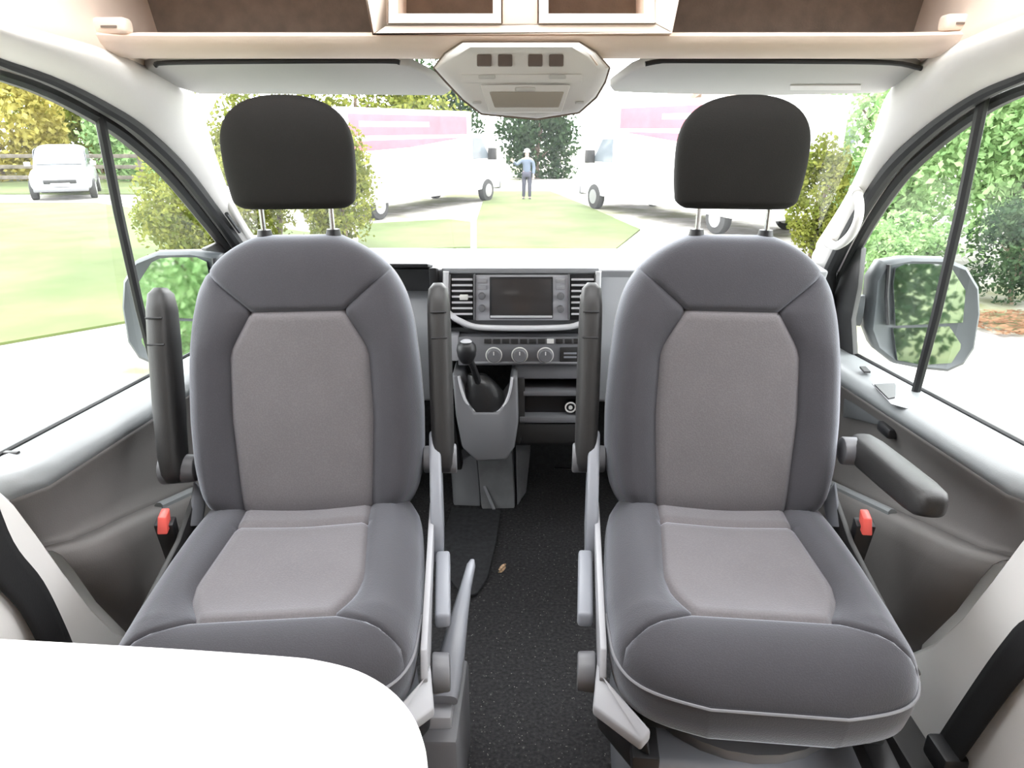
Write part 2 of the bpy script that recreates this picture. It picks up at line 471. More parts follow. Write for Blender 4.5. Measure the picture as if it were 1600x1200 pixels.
# fascia: bowed beige band from the recess lip down to the visors
P_ = []
for x in range(60, 1601, 40):
    xx = x
    endy = 0.10 * max(0, (abs(x - 820) - 560) / 220) ** 2
    q = []
    for (y, Y) in [(52, 1.50), (53, 1.455), (57, 1.445), (66, 1.45), (78, 1.465), (87, 1.49), (90, 1.52), (90, 1.56)]:
        p = hp(xx, y, Y); q.append(Vector((p.x, p.y - endy, p.z)))
    P_.append(q)
MB().grid(P_).build('fascia', 'trim_header', sh, solid=0.004, smooth=50)
MB().box((-0.90, 1.47, 1.478), (0.92, 1.86, 1.487)).build('shelf_floor', 'liner_brown', sh)
MB().box((-1.0, 1.74, 1.48), (1.0, 1.77, 1.80)).build('back_liner', 'liner_brown', sh)
for s in (-1, 1):
    A = [p for p in PILLAR[s][0] if p.y < 1.86]
    MB().grid([[p + Vector((s * .01, 0, -.01)), p + Vector((s * .012, 0, .03)), Vector((p.x + s * .05, p.y, 1.66)), Vector((p.x + s * .13, p.y, 1.82))] for p in A]).build('end_liner', 'trim_header', sh, solid=0.004, smooth=60)
    # small coat clip at each end of the recess
    cx, cy = (1500, 37) if s > 0 else (175, 42)
    p = hp(cx, cy, 1.44)
    c_ = MB().box((p.x - .032, p.y - .012, p.z - .012), (p.x + .032, p.y + .02, p.z + .016)).build('coat_clip', 'trim_header', sh, bevel=0.008, segs=3)
    sub(c_, MB().box((p.x - .014, p.y - .014, p.z - .003), (p.x + .016, p.y - .011, p.z + .001)).build('clip_slot', 'trim_line', sh))
# central block with two open cubbies
def quad_frame(outer, inner, Yo, depth, m, name, parent):
    """a frame face with a hole: outer/inner as (x0, y0, x1, y1) photo rectangles at distance Yo"""
    x0, y0, x1, y1 = outer; a0, b0, a1, b1 = inner
    O = [hp(x0, y0, Yo), hp(x1, y0, Yo), hp(x1, y1, Yo), hp(x0, y1, Yo)]
    I = [hp(a0, b0, Yo), hp(a1, b0, Yo), hp(a1, b1, Yo), hp(a0, b1, Yo)]
    D = Vector((0, depth, 0))
    vs_ = O + I + [p + D for p in O] + [p + D for p in I]
    fs = []
    for k in range(4):
        j = (k + 1) % 4
        fs += [(k, j, 4+j, 4+k), (8+k, 8+j, j, k), (4+k, 4+j, 12+j, 12+k), (8+k, 12+k, 12+j, 8+j)]
    return MB().add(vs_, fs).build(name, m, parent, bevel=0.0)
blk = MB()
top = -60
out = [(560, top), (588, 52), (1050, 52), (1072, top)]
# surround built as strips so the cubbies are really open
def strip(pts, Y, d): blk.slab([hp(x, y, Y) for x, y in pts], (0, d, 0))
strip([(560, top), (584, 52), (605, 38), (605, top)], 1.425, 0.05)
strip([(584, 52), (1050, 52), (1025, 38), (605, 38)], 1.425, 0.05)
strip([(1050, 52), (1074, top), (1025, top), (1025, 38)], 1.425, 0.05)
strip([(785, 38), (840, 38), (840, top), (785, top)], 1.425, 0.05)
strip([(536, -268), (560, top), (1074, top), (1098, -268)], 1.425, 0.05)
blk.build('cubby_surround', 'trim_header', sh, bevel=0.003)
for (x0, x1, a0, a1) in ((607, 783, 622, 770), (842, 1023, 857, 1006)):
    fr = quad_frame((x0, top, x1, 36), (a0, top + 12, a1, 21), 1.420, 0.10, 'trim_header', 'cubby_frame', sh)
    p0 = hp(a0 - 4, top, 1.53); p1 = hp(a1 + 4, 26, 1.53)
    sub(fr, MB().box((p0.x, 1.515, p1.z), (p1.x, 1.525, p0.z)).build('cubby_back', 'liner_brown', sh))
    q0 = hp(x0 - 1, 38, 1.428); q1 = hp(x1 + 1, 38, 1.428)
    sub(fr, MB().box((q0.x, 1.424, q0.z - .001), (q1.x, 1.44, q0.z + .002)).build('shadow_gap', 'trim_line', sh))

# ================================================================== SUN VISORS
def visY(y): return 1.535 + (y - 97) / 51 * 0.27
VIS = {-1: [(222, 110), (250, 101), (420, 98), (600, 97), (640, 104), (672, 120), (706, 142), (694, 150), (560, 149), (420, 148), (312, 148), (262, 132)],
       1: [(952, 136), (985, 112), (1015, 100), (1060, 98), (1250, 98), (1390, 99), (1432, 106), (1446, 113), (1405, 132), (1380, 146), (1200, 150), (1000, 146), (958, 144)]}
for s in (-1, 1):
    pts = [hp(x, y, visY(y)) for x, y in VIS[s]]
    v = thing('sun_visor', 'pale grey sun visor folded up above the seat ' + ('with the handbrake beside it' if s < 0 else 'with the lowered armrest'), 'sun visor',
              tuple(sum((Vector(p) for p in pts), Vector()) / len(pts)), group='sun visors')
    MB().slab(pts, (0, 0.004, 0.020)).build('panel', 'visor_grey', v, bevel=0.006, segs=3, smooth=50)
    # dark pivot slot behind the upper edge
    top_e = [(242, 103), (262, 98), (420, 96), (600, 95.5), (625, 98)] if s < 0 else [(1008, 100), (1030, 96), (1060, 95), (1250, 96), (1390, 98), (1440, 107)]
    MB().tube(catmull([hp(x, y, 1.534) for x, y in top_e], 4), 0.0050, 8).build('pivot_rod', 'plastic_black', v)
    if s > 0:
        a = hp(1235, 138, visY(138)) - Vector((0, 0.0, 0.004)); b = hp(1345, 131, visY(131)) - Vector((0, 0.0, 0.004))
        MB().slab([a, hp(1345, 138, visY(138)) - Vector((0,0,.004)), b, hp(1235, 131, visY(131)) - Vector((0,0,.004))], (0, 0, 0.003)).build('ticket_flap', 'trim_white', v)

# ================================================================== OVERHEAD LAMP CONSOLE
lc = thing('overhead_lamp_console', 'overhead lamp console, whitened for windscreen glare, with four square buttons above the windscreen', 'lamp console', tuple(hp(815, 110, 1.5)))
def lY(y): return 1.425 + (y - 60) / 120 * 0.17
OUT = [(722, 66), (906, 66), (932, 82), (953, 106), (946, 128), (932, 152), (905, 176), (840, 186), (752, 178), (722, 155), (694, 125), (677, 106), (694, 84)]
CEN = (815, 118)
rings = []
for sc_, dy in ((1.0, 0.10), (1.0, 0.012), (0.985, 0.0), (0.95, -0.012), (0.85, -0.022)):
    rings.append([hp(CEN[0] + (x - CEN[0]) * sc_, CEN[1] + (y - CEN[1]) * sc_, lY(y)) + Vector((0, dy, dy * 0.1)) for x, y in OUT])
MB().rings(rings).build('housing', 'trim_white', lc, smooth=50)  # paler than the header: windscreen glare is put into the colour
gl = [hp(x, y, lY(y)) + Vector((0, 0.008, 0)) for x, y in OUT]
MB().tube(gl + [gl[0]], 0.0028, 6).build('edge_joint', 'trim_line', lc)
def lplate(x0, y0, x1, y1, m, name, off, th, parent=lc, bev=0.002, taper=0):
    pts = [hp(x0, y0, lY(y0)), hp(x1, y0, lY(y0)), hp(x1 - taper, y1, lY(y1)), hp(x0 + taper, y1, lY(y1))]
    pts = [p + Vector((0, off, 0)) for p in pts]
    return MB().slab(pts, (0, th, 0)).build(name, m, parent, bevel=bev)
bpts = [hp(x, y, lY(y)) + Vector((0, -0.026, 0)) for x, y in [(730, 74), (900, 74), (922, 88), (934, 104), (900, 114), (735, 114), (697, 104), (708, 88)]]
MB().slab(bpts, (0, 0.014, 0)).build('button_panel', 'trim_header', lc, bevel=0.003)
for bx_ in (758, 790, 836, 868):
    lplate(bx_ - 11, 88, bx_ + 11, 106, 'button_brown', 'button', -0.040, 0.012)
lplate(722, 118, 908, 131, 'trim_white', 'lower_ridge', -0.032, 0.02)
for bx_ in (762, 870):
    lplate(bx_ - 13, 119, bx_ + 13, 125, 'visor_grey', 'lamp_switch', -0.036, 0.006)
lf = lplate(752, 134, 890, 176, 'trim_white', 'lens_frame', -0.034, 0.012, taper=14)
sub(lf, lplate(766, 145, 880, 169, 'lens_beige', 'lens', -0.038, 0.006, taper=8))
sub(lf, lplate(805, 138, 836, 144, 'visor_grey', 'lens_catch', -0.038, 0.006))
for bx_ in (746, 905):
    lplate(bx_ - 7, 159, bx_ + 7, 163, 'visor_grey', 'vent_slot', -0.020, 0.012)

# ================================================================== CAB DOORS
def rear_y(z): return float(np.interp(z, [b for a, b in DOOR_REAR[::-1]], [a for a, b in DOOR_REAR[::-1]]))
def belt_z(y): return 0.743 - (y - 1.19) * 0.065
def pocket_z(y): return 0.464 + (1.45 - y) * 0.30
YF = 2.28
def door_surface(s, lo, hi, n=22):
    rows = []
    for i in range(lo, hi + 1):
        row = []
        for c in range(n + 1):
            t = c / n
            y = 1.06 + t * (YF - 1.06)
            for _ in range(3):
                bz, zp = belt_z(y), min(pocket_z(y), 0.60)
                zp = max(zp, 0.36)
                prof = [(0.972, bz), (0.955, bz + .006), (0.905, bz - .004), (0.885, bz - .012), (0.874, bz - .028), (0.872, bz - .045),
                        (0.876, bz - .055), (0.892, bz - .085), (0.902, bz - .125), (0.905, (bz - .125) * .4 + zp * .6), (0.902, zp + .012), (0.892, zp + .003),
                        (0.862, zp), (0.850, zp - .012), (0.846, zp - .05), (0.848, zp * .55 + .10), (0.862, 0.24), (0.90, 0.14)]
                X, z = prof[i]
                y = rear_y(z) + 0.012 + t * (YF - rear_y(z))
            if t == 0: X += 0.03
            row.append((s * X, y, z))
        rows.append(row)
    return rows
for s in (-1, 1):
    side = 'left' if s < 0 else 'right'
    d = thing('cab_door', ('cab door with bright grey sill and the lawn behind its window' if s < 0 else 'cab door with pale switch ledge and the green trees behind its window'), 'door', (s * 0.9, 1.6, 0.1), group='cab doors')
    MB().grid(door_surface(s, 0, 5)).build('window_ledge', 'door_ledge', d, solid=0.003, smooth=50)
    MB().grid(door_surface(s, 5, 11)).build('upper_panel', 'door_taupe', d, solid=0.003, smooth=50)
    MB().grid(door_surface(s, 11, 17)).build('pocket_panel', 'door_taupe', d, solid=0.003, smooth=50)
    # outer skin
    MB().slab([(s * 0.975, 1.05, 0.74), (s * 0.975, YF, 0.67), (s * 0.99, YF, 0.1), (s * 0.99, 1.3, 0.1), (s * 0.985, 1.1, 0.5)], (s * 0.02, 0, 0)).build('outer_skin', 'paint_white', d)
    seal = curve_pts(SEAL[s], s)
    last = seal[-1]
    foot = Vector((s * 0.955, 2.12, belt_z(2.12)))
    path = seal + [last.lerp(foot, 0.5), foot]
    n = len(path)
    MB().tube(path, [0.010 + 0.010 * min(1, k / (n * .5)) for k in range(n)], 10).build('window_seal', 'rubber', d)
    # outer frame leg, seen as a second dark line beyond the seal
    MB().tube([p + Vector((s * 0.045, 0.015, -0.012)) for p in path], [0.009 + 0.010 * min(1, k / (n * .5)) for k in range(n)], 8).build('window_frame', 'plastic_dark', d)
    # belt weatherstrip along the foot of the glass
    MB().tube([(s * 0.974, y, belt_z(y) + 0.004) for y in np.linspace(1.04, 2.12, 12)], 0.006, 8).build('weatherstrip', 'rubber', d)
    # divider bar
    if s < 0: a, b = atX(152, 163, s * .905), atX(246, 590, s * .95)
    else: a, b = atX(1538, 148, s * .905), atX(1431, 612, s * .95)
    MB().tube([a, a.lerp(b, .35) + Vector((s * .006, .0, 0)), a.lerp(b, .7) + Vector((s * .006, 0, 0)), b], [0.0145, 0.0145, 0.014, 0.013], 8, flat=((1, 0, 0), 0.7)).build('divider_bar', 'rubber', d)
    # glass
    rows = []
    for p in seal:
        if p.y > 2.1: break
        q = Vector((s * 0.972, p.y, belt_z(p.y) - 0.004))
        top_p = p + Vector((s * 0.028, 0, 0.004))
        rows.append([top_p.lerp(q, k / 5) + Vector((s * 0.012 * math.sin(math.pi * k / 5), 0, 0)) for k in range(6)])
    MB().grid(rows).build('window_glass', 'glass_side', d, clean=False)
    # front sail piece of the door frame
    if s > 0: pts = [(1290, 372), (1318, 376), (1346, 388), (1340, 450), (1330, 500), (1333, 555), (1306, 548)]
    else: pts = [(375, 372), (350, 376), (322, 388), (330, 450), (335, 500), (332, 555), (350, 548)]
    MB().slab([atX(x, y, s * .955) for x, y in pts], (s * 0.02, 0.01, 0)).build('frame_sail', 'plastic_dark', d, bevel=0.004)
    MB().tube([atX(x, y, s * .95) for x, y in (pts[0], pts[6])], 0.012, 8).build('sail_seal', 'rubber', d)
    if s > 0:
        def onledge(lst, dz): return [atZ(x, y, belt_z(1.6) - 0.004 + dz) for x, y in lst]
        tr = MB().slab(onledge([(1362, 600), (1402, 598), (1455, 632), (1420, 640), (1392, 632)], 0.0), (0, 0, 0.0015)).build('switch_tray', 'plastic_mid', d)
        sub(tr, MB().slab(onledge([(1366, 602), (1400, 600), (1398, 622), (1388, 624)], 0.0015), (0, 0, 0.003)).build('window_switch', 'plastic_dark', d))
        MB().slab(onledge([(1343, 575), (1352, 575), (1360, 583), (1350, 583)], 0.0), (0, 0, 0.005)).build('lock_button', 'plastic_dark', d)
        MB().slab([atX(x, y, .888) for x, y in [(1318, 622), (1345, 634), (1378, 655), (1386, 668), (1330, 654), (1316, 652)]], (0.03, 0, 0)).build('pull_recess', 'recess_shade', d, bevel=0.004)  # flat dark slab, the shade of the recess put into its colour
        p = atX(1385, 671, .882)
        MB().box((p.x - .01, p.y - .03, p.z - .014), (p.x + .02, p.y + .03, p.z + .012)).build('pull_handle', 'plastic_black', d, bevel=0.006)
    else:
        p = atZ(18, 710, belt_z(1.1))
        MB().box((p.x - .014, p.y - .004, p.z - .003), (p.x + .014, p.y + .006, p.z + .006)).build('lock_button', 'plastic_dark', d, bevel=0.002)
    MB().tube([(s * 0.868, y, min(max(pocket_z(y), .36), .60) + .002) for y in np.linspace(1.43, 2.0, 8)], 0.011, 8).build('pocket_rim', 'door_ledge', d)

# ================================================================== GRAB HANDLES
def grab(pts, mounts, label):
    g = thing('grab_handle', label, 'grab handle', tuple(pts[0]), group='grab handles')
    MB().tube(catmull(pts, 5), 0.0115, 10).build('grip', 'trim_white', g, smooth=60)
    for m0 in mounts:
        MB().tube([m0[0], m0[1]], 0.014, 10).build('mount', 'trim_white', g)
gp = [atX(x, y, X) for x, y, X in [(1340, 304, .855), (1343, 322, .85), (1340, 346, .848), (1327, 370, .85), (1308, 384, .86), (1295, 380, .875)]]
grab(gp, [(gp[0], gp[0] + Vector((0.012, 0.05, 0.01))), (gp[-1], gp[-1] + Vector((0.02, 0.06, 0.0)))], 'white grab handle fixed to the windscreen pillar beside the trees')
gp = [atX(x, y, -X) for x, y, X in [(352, 306, .868), (362, 325, .862), (375, 346, .862), (388, 366, .868), (398, 378, .88)]]
grab(gp, [(gp[0], gp[0] + Vector((-0.012, 0.05, 0.01))), (gp[-1], gp[-1] + Vector((-0.02, 0.06, 0.0)))], 'white grab handle on the windscreen pillar by the yellowish hedge')
sl = MB().tube([atX(354, 334, -.862), atX(374, 362, -.875)], 0.006, 6).build('handle_gap_shade', 'plastic_black')  # black rod put in for the shade between handle and pillar
tag(sl, 'short black rod for the shaded gap between white grab handle and pillar', 'slot')

# ================================================================== DOOR MIRRORS
for s in (-1, 1):
    Ym = 2.05
    def mp(x, y, Y=Ym):
        return atY(x, y, Y) if s > 0 else atY(1722 - x, y - 10, Y)
    mr = thing('door_mirror', ('big grey door mirror showing grass, behind the upright outer armrest' if s < 0 else 'big grey two-glass door mirror seen below the trees'), 'mirror', tuple(mp(1350, 500)), group='door mirrors')
    outl = [(1360, 470), (1363, 435), (1380, 408), (1420, 401), (1475, 402), (1510, 416), (1529, 448), (1531, 490), (1526, 520), (1522, 545), (1505, 570), (1480, 581), (1440, 577), (1395, 568), (1366, 545), (1355, 515)]
    cx, cy = 1445, 490
    rr = []
    for k, dy in ((0.86, -0.004), (0.93, -0.012), (0.985, -0.004), (1.0, 0.02), (0.95, 0.07), (0.7, 0.12), (0.3, 0.135)):
        rr.append([mp(cx + (x - cx) * k, cy + (y - cy) * k) + Vector((0, dy, 0)) for x, y in outl])
    MB().rings(rr).build('shell', 'mirror_shell', mr, smooth=50)
    def pane(pts, name, tilt):
        q = [mp(x, y) for x, y in pts]
        c0 = sum(q, Vector()) / len(q)
        q = [p + Vector((0, -0.010 + tilt * (p.x - c0.x) * s + 0.05 * (p.z - c0.z), 0)) for p in q]
        return MB().slab(q, (0, 0.006, 0)).build(name, 'mirror_face', mr)
    pane([(1396, 418), (1412, 411), (1490, 412), (1504, 424), (1508, 450), (1502, 503), (1394, 506), (1392, 440)], 'upper_glass', 0.06)
    pane([(1392, 511), (1504, 509), (1499, 545), (1484, 566), (1440, 568), (1398, 560)], 'lower_glass', 0.06)
    e = mp(1384, 462)
    MB().tube([mp(1385, 412) + Vector((0, -.014, 0)), mp(1381, 460) + Vector((0, -.016, 0)), mp(1384, 505) + Vector((0, -.014, 0))], 0.006, 6).build('glass_rim', 'plastic_black', mr)
    MB().tube([mp(1357, 490) + Vector((0, .04, 0)), Vector((s * 1.0, 2.1, mp(1340, 490).z))], [0.05, 0.045], 10, flat=((0, 1, 0), 0.7)).build('arm', 'mirror_shell', mr)

# ================================================================== SEAT BELTS (upper ends behind the B pillars)
for s in (-1, 1):
    if s < 0: L = [(-60, 730, .862), (0, 868, .858), (50, 932, .855), (85, 1000, .852), (110, 1060, .85)]
    else: L = [(1660, 940, .862), (1600, 1010, .858), (1560, 1060, .855), (1512, 1128, .85), (1480, 1175, .845)]
    bt = thing('seat_belt', 'black seat belt strap crossing the pale pillar ' + ('above the white table' if s < 0 else 'beside the wide seat cushion'), 'seat belt', tuple(atX(*L[2][:2], s * L[2][2])), group='seat belts')
    low = [atX(x, y, s * X) for x, y, X in L]
    c = catmull([Vector((s * .840, low[0].y - .13, 1.50)), Vector((s * .852, low[0].y - .08, 1.15))] + low, 5)
    P_ = []
    for i, p in enumerate(c):
        d_ = (c[min(i+1, len(c)-1)] - c[max(i-1, 0)]).normalized()
        nrm = Vector((s, 0, 0)); wv = d_.cross(nrm).normalized() * 0.033
        P_.append([p - wv, p - wv * .5 - nrm * .0015, p + wv * .5 - nrm * .0015, p + wv])
    MB().grid(P_).build('strap', 'belt_black', bt, solid=0.0025)
    e = c[-1]
    MB().box((e.x - .03, e.y - .04, e.z - .03), (e.x + .02, e.y + .03, e.z + .02)).build('anchor', 'plastic_black', bt, bevel=0.008)

# ================================================================== SEATS
TH = R(14)
def tgrid(a, b, n, lo=True, hi=True):
    """n steps from a to b, crowded towards the chosen ends"""
    out = []
    for k in range(n + 1):
        t = k / n
        if lo and hi: t = 0.5 - 0.5 * math.cos(math.pi * t)
        elif lo: t = t ** 1.8
        elif hi: t = 1 - (1 - t) ** 1.8
        out.append(a + (b - a) * t)
    return out
def padded(rows, wf, cf, hf, mapf, ns=9, nc=22):
    """padded surface cut by two side seams; returns (left grid, centre grid, right grid) of points per row"""
    Lg, Cg, Rg = [], [], []
    for t in rows:
        w_ = wf(t); c_ = min(cf(t), w_)
        xs = tgrid(-w_, -c_, ns), tgrid(-c_, c_, nc), tgrid(c_, w_, ns)
        for g, xx in zip((Lg, Cg, Rg), xs):
            g.append([mapf(x, t, hf(x, t, w_, c_)) for x in xx])
    return Lg, Cg, Rg

def make_seat(label, at, rz, s):
    """s = +1: outer side of the seat is at local +x; -1: at local -x. Local -y faces into the living area"""
    S = thing('swivel_seat', label, 'seat', at, group='front seats turned to the living area', local=True, rz=rz)
    J = 0.22                                        # local y of the joint between cushion and backrest
    Z0 = 0.55
    # ---------------- backrest
    wf = Smooth([(-0.03, .195), (-0.01, .220), (0.03, .238), (0.1, .249), (0.2, .251), (0.3, .246), (0.4, .236), (0.46, .222), (0.5, .203), (0.53, .180), (0.555, .150), (0.575, .115), (0.588, .085)], 0.012)
    cf = Smooth([(-0.03, .134), (0.0, .136), (0.2, .147), (0.33, .143), (0.35, .137), (0.41, .102), (0.422, .096), (0.43, .102), (0.5, .182), (0.53, .205), (0.6, .3)], 0.004)
    TOP = 0.588
    def hb(x, t, w_, c_):
        u = min(1, abs(x) / max(w_, 1e-6))
        e = max(0, 1 - u ** 7) ** 0.5
        et = 1.0
        if t > 0.46: et = max(0, 1 - ((t - 0.46) / (TOP - 0.46)) ** 4) ** 0.5
        if t < 0.05: et = min(et, 0.55 + 0.45 * max(0, 1 - ((0.05 - t) / 0.085) ** 2.2) ** 0.5)
        n = 0.085 * e * et
        # side bolsters stand proud of the hollow centre
        rdg = w_ - 0.040
        ax_ = abs(x)
        bz = np.clip((ax_ - c_) / max(rdg - c_, 1e-4), 0, 1) ** 1.2 if ax_ < rdg else max(0.0, 1 - ((ax_ - rdg) / 0.055) ** 2)
        fade = np.clip((0.50 - t) / 0.16, 0, 1) * np.clip((t + 0.03) / 0.05, 0.3, 1)
        n += 0.038 * bz * fade * e
        n += 0.006 * math.exp(-((abs(x)) / 0.12) ** 2) * et
        # seams
        dsm = abs(abs(x) - c_)
        if w_ - c_ > 0.002 or t < 0.5: n -= 0.009 * math.exp(-(dsm / 0.006) ** 2)
        if abs(x) <= c_ + 1e-6: n -= 0.009 * math.exp(-((t - 0.422) / 0.006) ** 2)
        return n
    def mb_(x, t, n):
        n -= 0.075
        return Vector((x, J + t * math.sin(TH) - n * math.cos(TH), Z0 + t * math.cos(TH) + n * math.sin(TH)))
    rows = sorted(set([round(v, 5) for v in tgrid(-0.03, 0.422, 30) + tgrid(0.422, 0.5, 12, True, False) + tgrid(0.5, 0.588, 14, False, True)]))
    k422 = rows.index(0.422)
    Lg, Cg, Rg = padded(rows, wf, cf, hb, mb_)
    MB().grid(Cg[:k422 + 1]).build('backrest_centre', 'fabric_light', S, smooth=60)
    MB().grid(Cg[k422:]).build('backrest_top', 'fabric_dark', S, smooth=60)
    for g in (Lg, Rg): MB().grid(g).build('backrest_bolster', 'fabric_dark', S, smooth=60)
    # rear shell: from the outline round the back
    prof = [(wf(t), t) for t in rows]
    outline = [(w_, t) for w_, t in prof] + [(-w_, t) for w_, t in prof[::-1]]
    rr = []
    for k, n in ((1.0, 0.002), (1.0, -0.035), (0.97, -0.06), (0.88, -0.078), (0.6, -0.085)):
        rr.append([mb_(x * k, 0.28 + (t - 0.28) * k, n) for x, t in outline])
    MB().rings(rr).build('backrest_shell', 'shell_grey', S, smooth=50)
    # ---------------- headrest: leans slightly forward
    H0 = mb_(0, 0.640, 0.040)
    tl = R(-5)
    def hm(x, t, n): return Vector((x, H0.y + t * math.sin(tl) - n, H0.z + t * math.cos(tl)))
    rr = []; HS = 56
    def hw(t):
        if t > .10: return .131 * max(0.0, 1 - ((t - .10) / .1205) ** 2.9) ** (1 / 2.3)
        return .131 - .010 * ((.10 - t) / .10) ** 2 - .016 * max(0, 1 - t / .016) ** 2
    def hd(t):
        if t > .10: return .054 * max(0.0, 1 - ((t - .10) / .1205) ** 3.2) ** (1 / 2.2)
        return .054 - .008 * ((.10 - t) / .10) ** 2 - .014 * max(0, 1 - t / .016) ** 2
    for t in [0, .003, .007, .012, .018, .03, .05, .075] + [.10 + .12 * math.sin(k / 16 * math.pi / 2) for k in range(17)]:
        rr.append([hm(sq(k, HS, 3.2)[0] * hw(t), t, sq(k, HS, 3.2)[1] * hd(t)) for k in range(HS)])
    MB().rings(rr).build('headrest', 'fabric_head', S, smooth=60)
    for px in (-0.072, 0.072):
        a = mb_(px, 0.560, 0.022); b = hm(px, 0.03, 0.0)
        MB().tube([a, b], 0.0055, 10).build('headrest_post', 'metal', S)
        g0 = mb_(px, 0.581, 0.022)
        MB().cyl(g0, (0, 0, 1), 0.017, 0.016, 14, 0.014).build('post_guide', 'plastic_black', S)
    # ---------------- cushion (u = distance forward of the joint)
    ZB = 0.495
    wc = Smooth([(-0.06, .215), (-0.02, .238), (0.05, .245), (0.15, .250), (0.3, .251), (0.40, .243), (0.44, .230), (0.465, .212), (0.485, .185), (0.498, .150), (0.508, .10)], 0.012)
    cc = Smooth([(-0.06, .134), (0.06, .133), (0.15, .140), (0.26, .148), (0.31, .140), (0.365, .112), (0.375, .112), (0.385, .130), (0.415, .20), (0.43, .235), (0.45, .3)], 0.006)
    UE = 0.508
    def hc(x, u, w_, c_):
        q = min(1, abs(x) / max(w_, 1e-6))
        e = max(0, 1 - q ** 6) ** 0.5
        eu = 1.0
        if u > 0.36: eu = max(0, 1 - ((u - 0.36) / (UE - 0.36)) ** 3.2) ** 0.55
        n = 0.060 * e * eu
        n += 0.016 * math.exp(-((abs(x) - 0.19) / 0.04) ** 2) * e * np.clip((0.44 - u) / 0.08, 0, 1)
        n += 0.016 * math.exp(-((u - 0.42) / 0.07) ** 2) * e * eu
        n -= 0.006 * math.exp(-((abs(x)) / 0.10) ** 2) * np.clip((0.36 - u) / 0.1, 0, 1)
        d_ = abs(abs(x) - c_)
        if w_ - c_ > 0.002: n -= 0.009 * e * math.exp(-(d_ / 0.006) ** 2)
        if abs(x) <= c_ + 1e-6:
            n -= 0.009 * math.exp(-((u - 0.375) / 0.006) ** 2)
            n -= 0.008 * math.exp(-((u - 0.065) / 0.006) ** 2)
        return n
    def mc(x, u, n): return Vector((x, J - u, ZB + n + 0.0 * u))
    rows = sorted(set([round(v, 5) for v in tgrid(-0.06, 0.065, 8, False, True) + tgrid(0.065, 0.375, 22) + tgrid(0.375, 0.45, 10, True, False) + tgrid(0.45, 0.508, 14, False, True)]))
    k1, k2 = rows.index(0.065), rows.index(0.375)
    Lg, Cg, Rg = padded(rows, wc, cc, hc, mc)
    MB().grid(Cg[:k1 + 1]).build('cushion_rear_panel', 'fabric_light', S, smooth=60)
    MB().grid(Cg[k1:k2 + 1]).build('cushion_centre', 'fabric_light', S, smooth=60)
    MB().grid(Cg[k2:]).build('cushion_front', 'fabric_dark', S, smooth=60)
    for g in (Lg, Rg): MB().grid(g).build('cushion_bolster', 'fabric_dark', S, smooth=60)
    outline = [(wc(u), u) for u in rows] + [(-wc(u), u) for u in rows[::-1]]
    rr = []
    for k, dz in ((1.0, 0.003), (1.004, -0.004), (1.003, -0.03), (0.985, -0.062), (0.95, -0.075), (0.80, -0.078)):
        rr.append([Vector((x * k, J - (0.22 + (u - 0.22) * k), ZB + dz)) for x, u in outline])
    sk = MB().rings(rr).build('cushion_skirt', 'fabric_dark', S, smooth=50)
    seam_run = [(x, u) for x, u in outline if u > 0.30]
    seam_run = [q for q in seam_run if q[0] > 0] + [q for q in seam_run if q[0] < 0]
    sub(sk, MB().tube([Vector((x * 1.006, J - 0.22 - (u - 0.22) * 1.010, ZB + 0.000)) for x, u in seam_run], 0.0026, 6).build('seam_highlight', 'shell_grey', S))  # pale bead stands in for the thin highlight along the seam
    # ---------------- plastic valance, levers, knob on the aisle side; shield and buckle on the door side
    i = -s                                            # aisle side sign
    MB().slab([(i * 0.253, J + 0.02, ZB - 0.09), (i * 0.253, J - 0.40, ZB - 0.09), (i * 0.253, J - 0.43, ZB - 0.03), (i * 0.253, J - 0.40, ZB + 0.006), (i * 0.258, J, ZB + 0.035), (i * 0.258, J + 0.05, ZB + 0.03)], (i * 0.012, 0, 0)).build('side_valance', 'plastic_light', S, bevel=0.003)
    MB().slab([(i * 0.262, J - 0.06, ZB - 0.06), (i * 0.262, J + 0.09, ZB - 0.06), (i * 0.262, J + 0.12, ZB + 0.10), (i * 0.262, J + 0.07, ZB + 0.20), (i * 0.262, J + 0.02, ZB + 0.15), (i * 0.262, J - 0.05, ZB + 0.04)], (i * 0.026, 0, 0)).build('recliner_cover', 'plastic_bluegrey', S, bevel=0.008, segs=3)
    MB().slab([(i * 0.272, J - 0.07, ZB - 0.02), (i * 0.272, J - 0.25, ZB - 0.045), (i * 0.272, J - 0.255, ZB - 0.075), (i * 0.272, J - 0.07, ZB - 0.06)], (i * 0.030, 0, 0)).build('height_lever', 'plastic_bluegrey', S, bevel=0.007, segs=3)
    MB().tube([(i * 0.268, J - 0.34, ZB - 0.10), (i * 0.300, J - 0.34, ZB - 0.10)], [0.036, 0.033], 20).build('adjuster_knob', 'plastic_mid', S, bevel=0.004)
    MB().slab([(i * 0.268, J - 0.39, ZB - 0.030), (i * 0.258, J - 0.425, ZB - 0.030), (i * 0.185, J - 0.505, ZB - 0.055), (i * 0.20, J - 0.515, ZB - 0.070), (i * 0.275, J - 0.46, ZB - 0.060)], (0, 0, -0.020)).build('valance_corner', 'plastic_light', S, bevel=0.004)
    MB().slab([(i * 0.268, J - 0.41, ZB - 0.085), (i * 0.19, J - 0.50, ZB - 0.085), (i * 0.17, J - 0.49, ZB - 0.17), (i * 0.20, J - 0.46, ZB - 0.20), (i * 0.262, J - 0.40, ZB - 0.17)], (0, 0.05, 0)).build('frame_bracket', 'plastic_black', S, bevel=0.006)
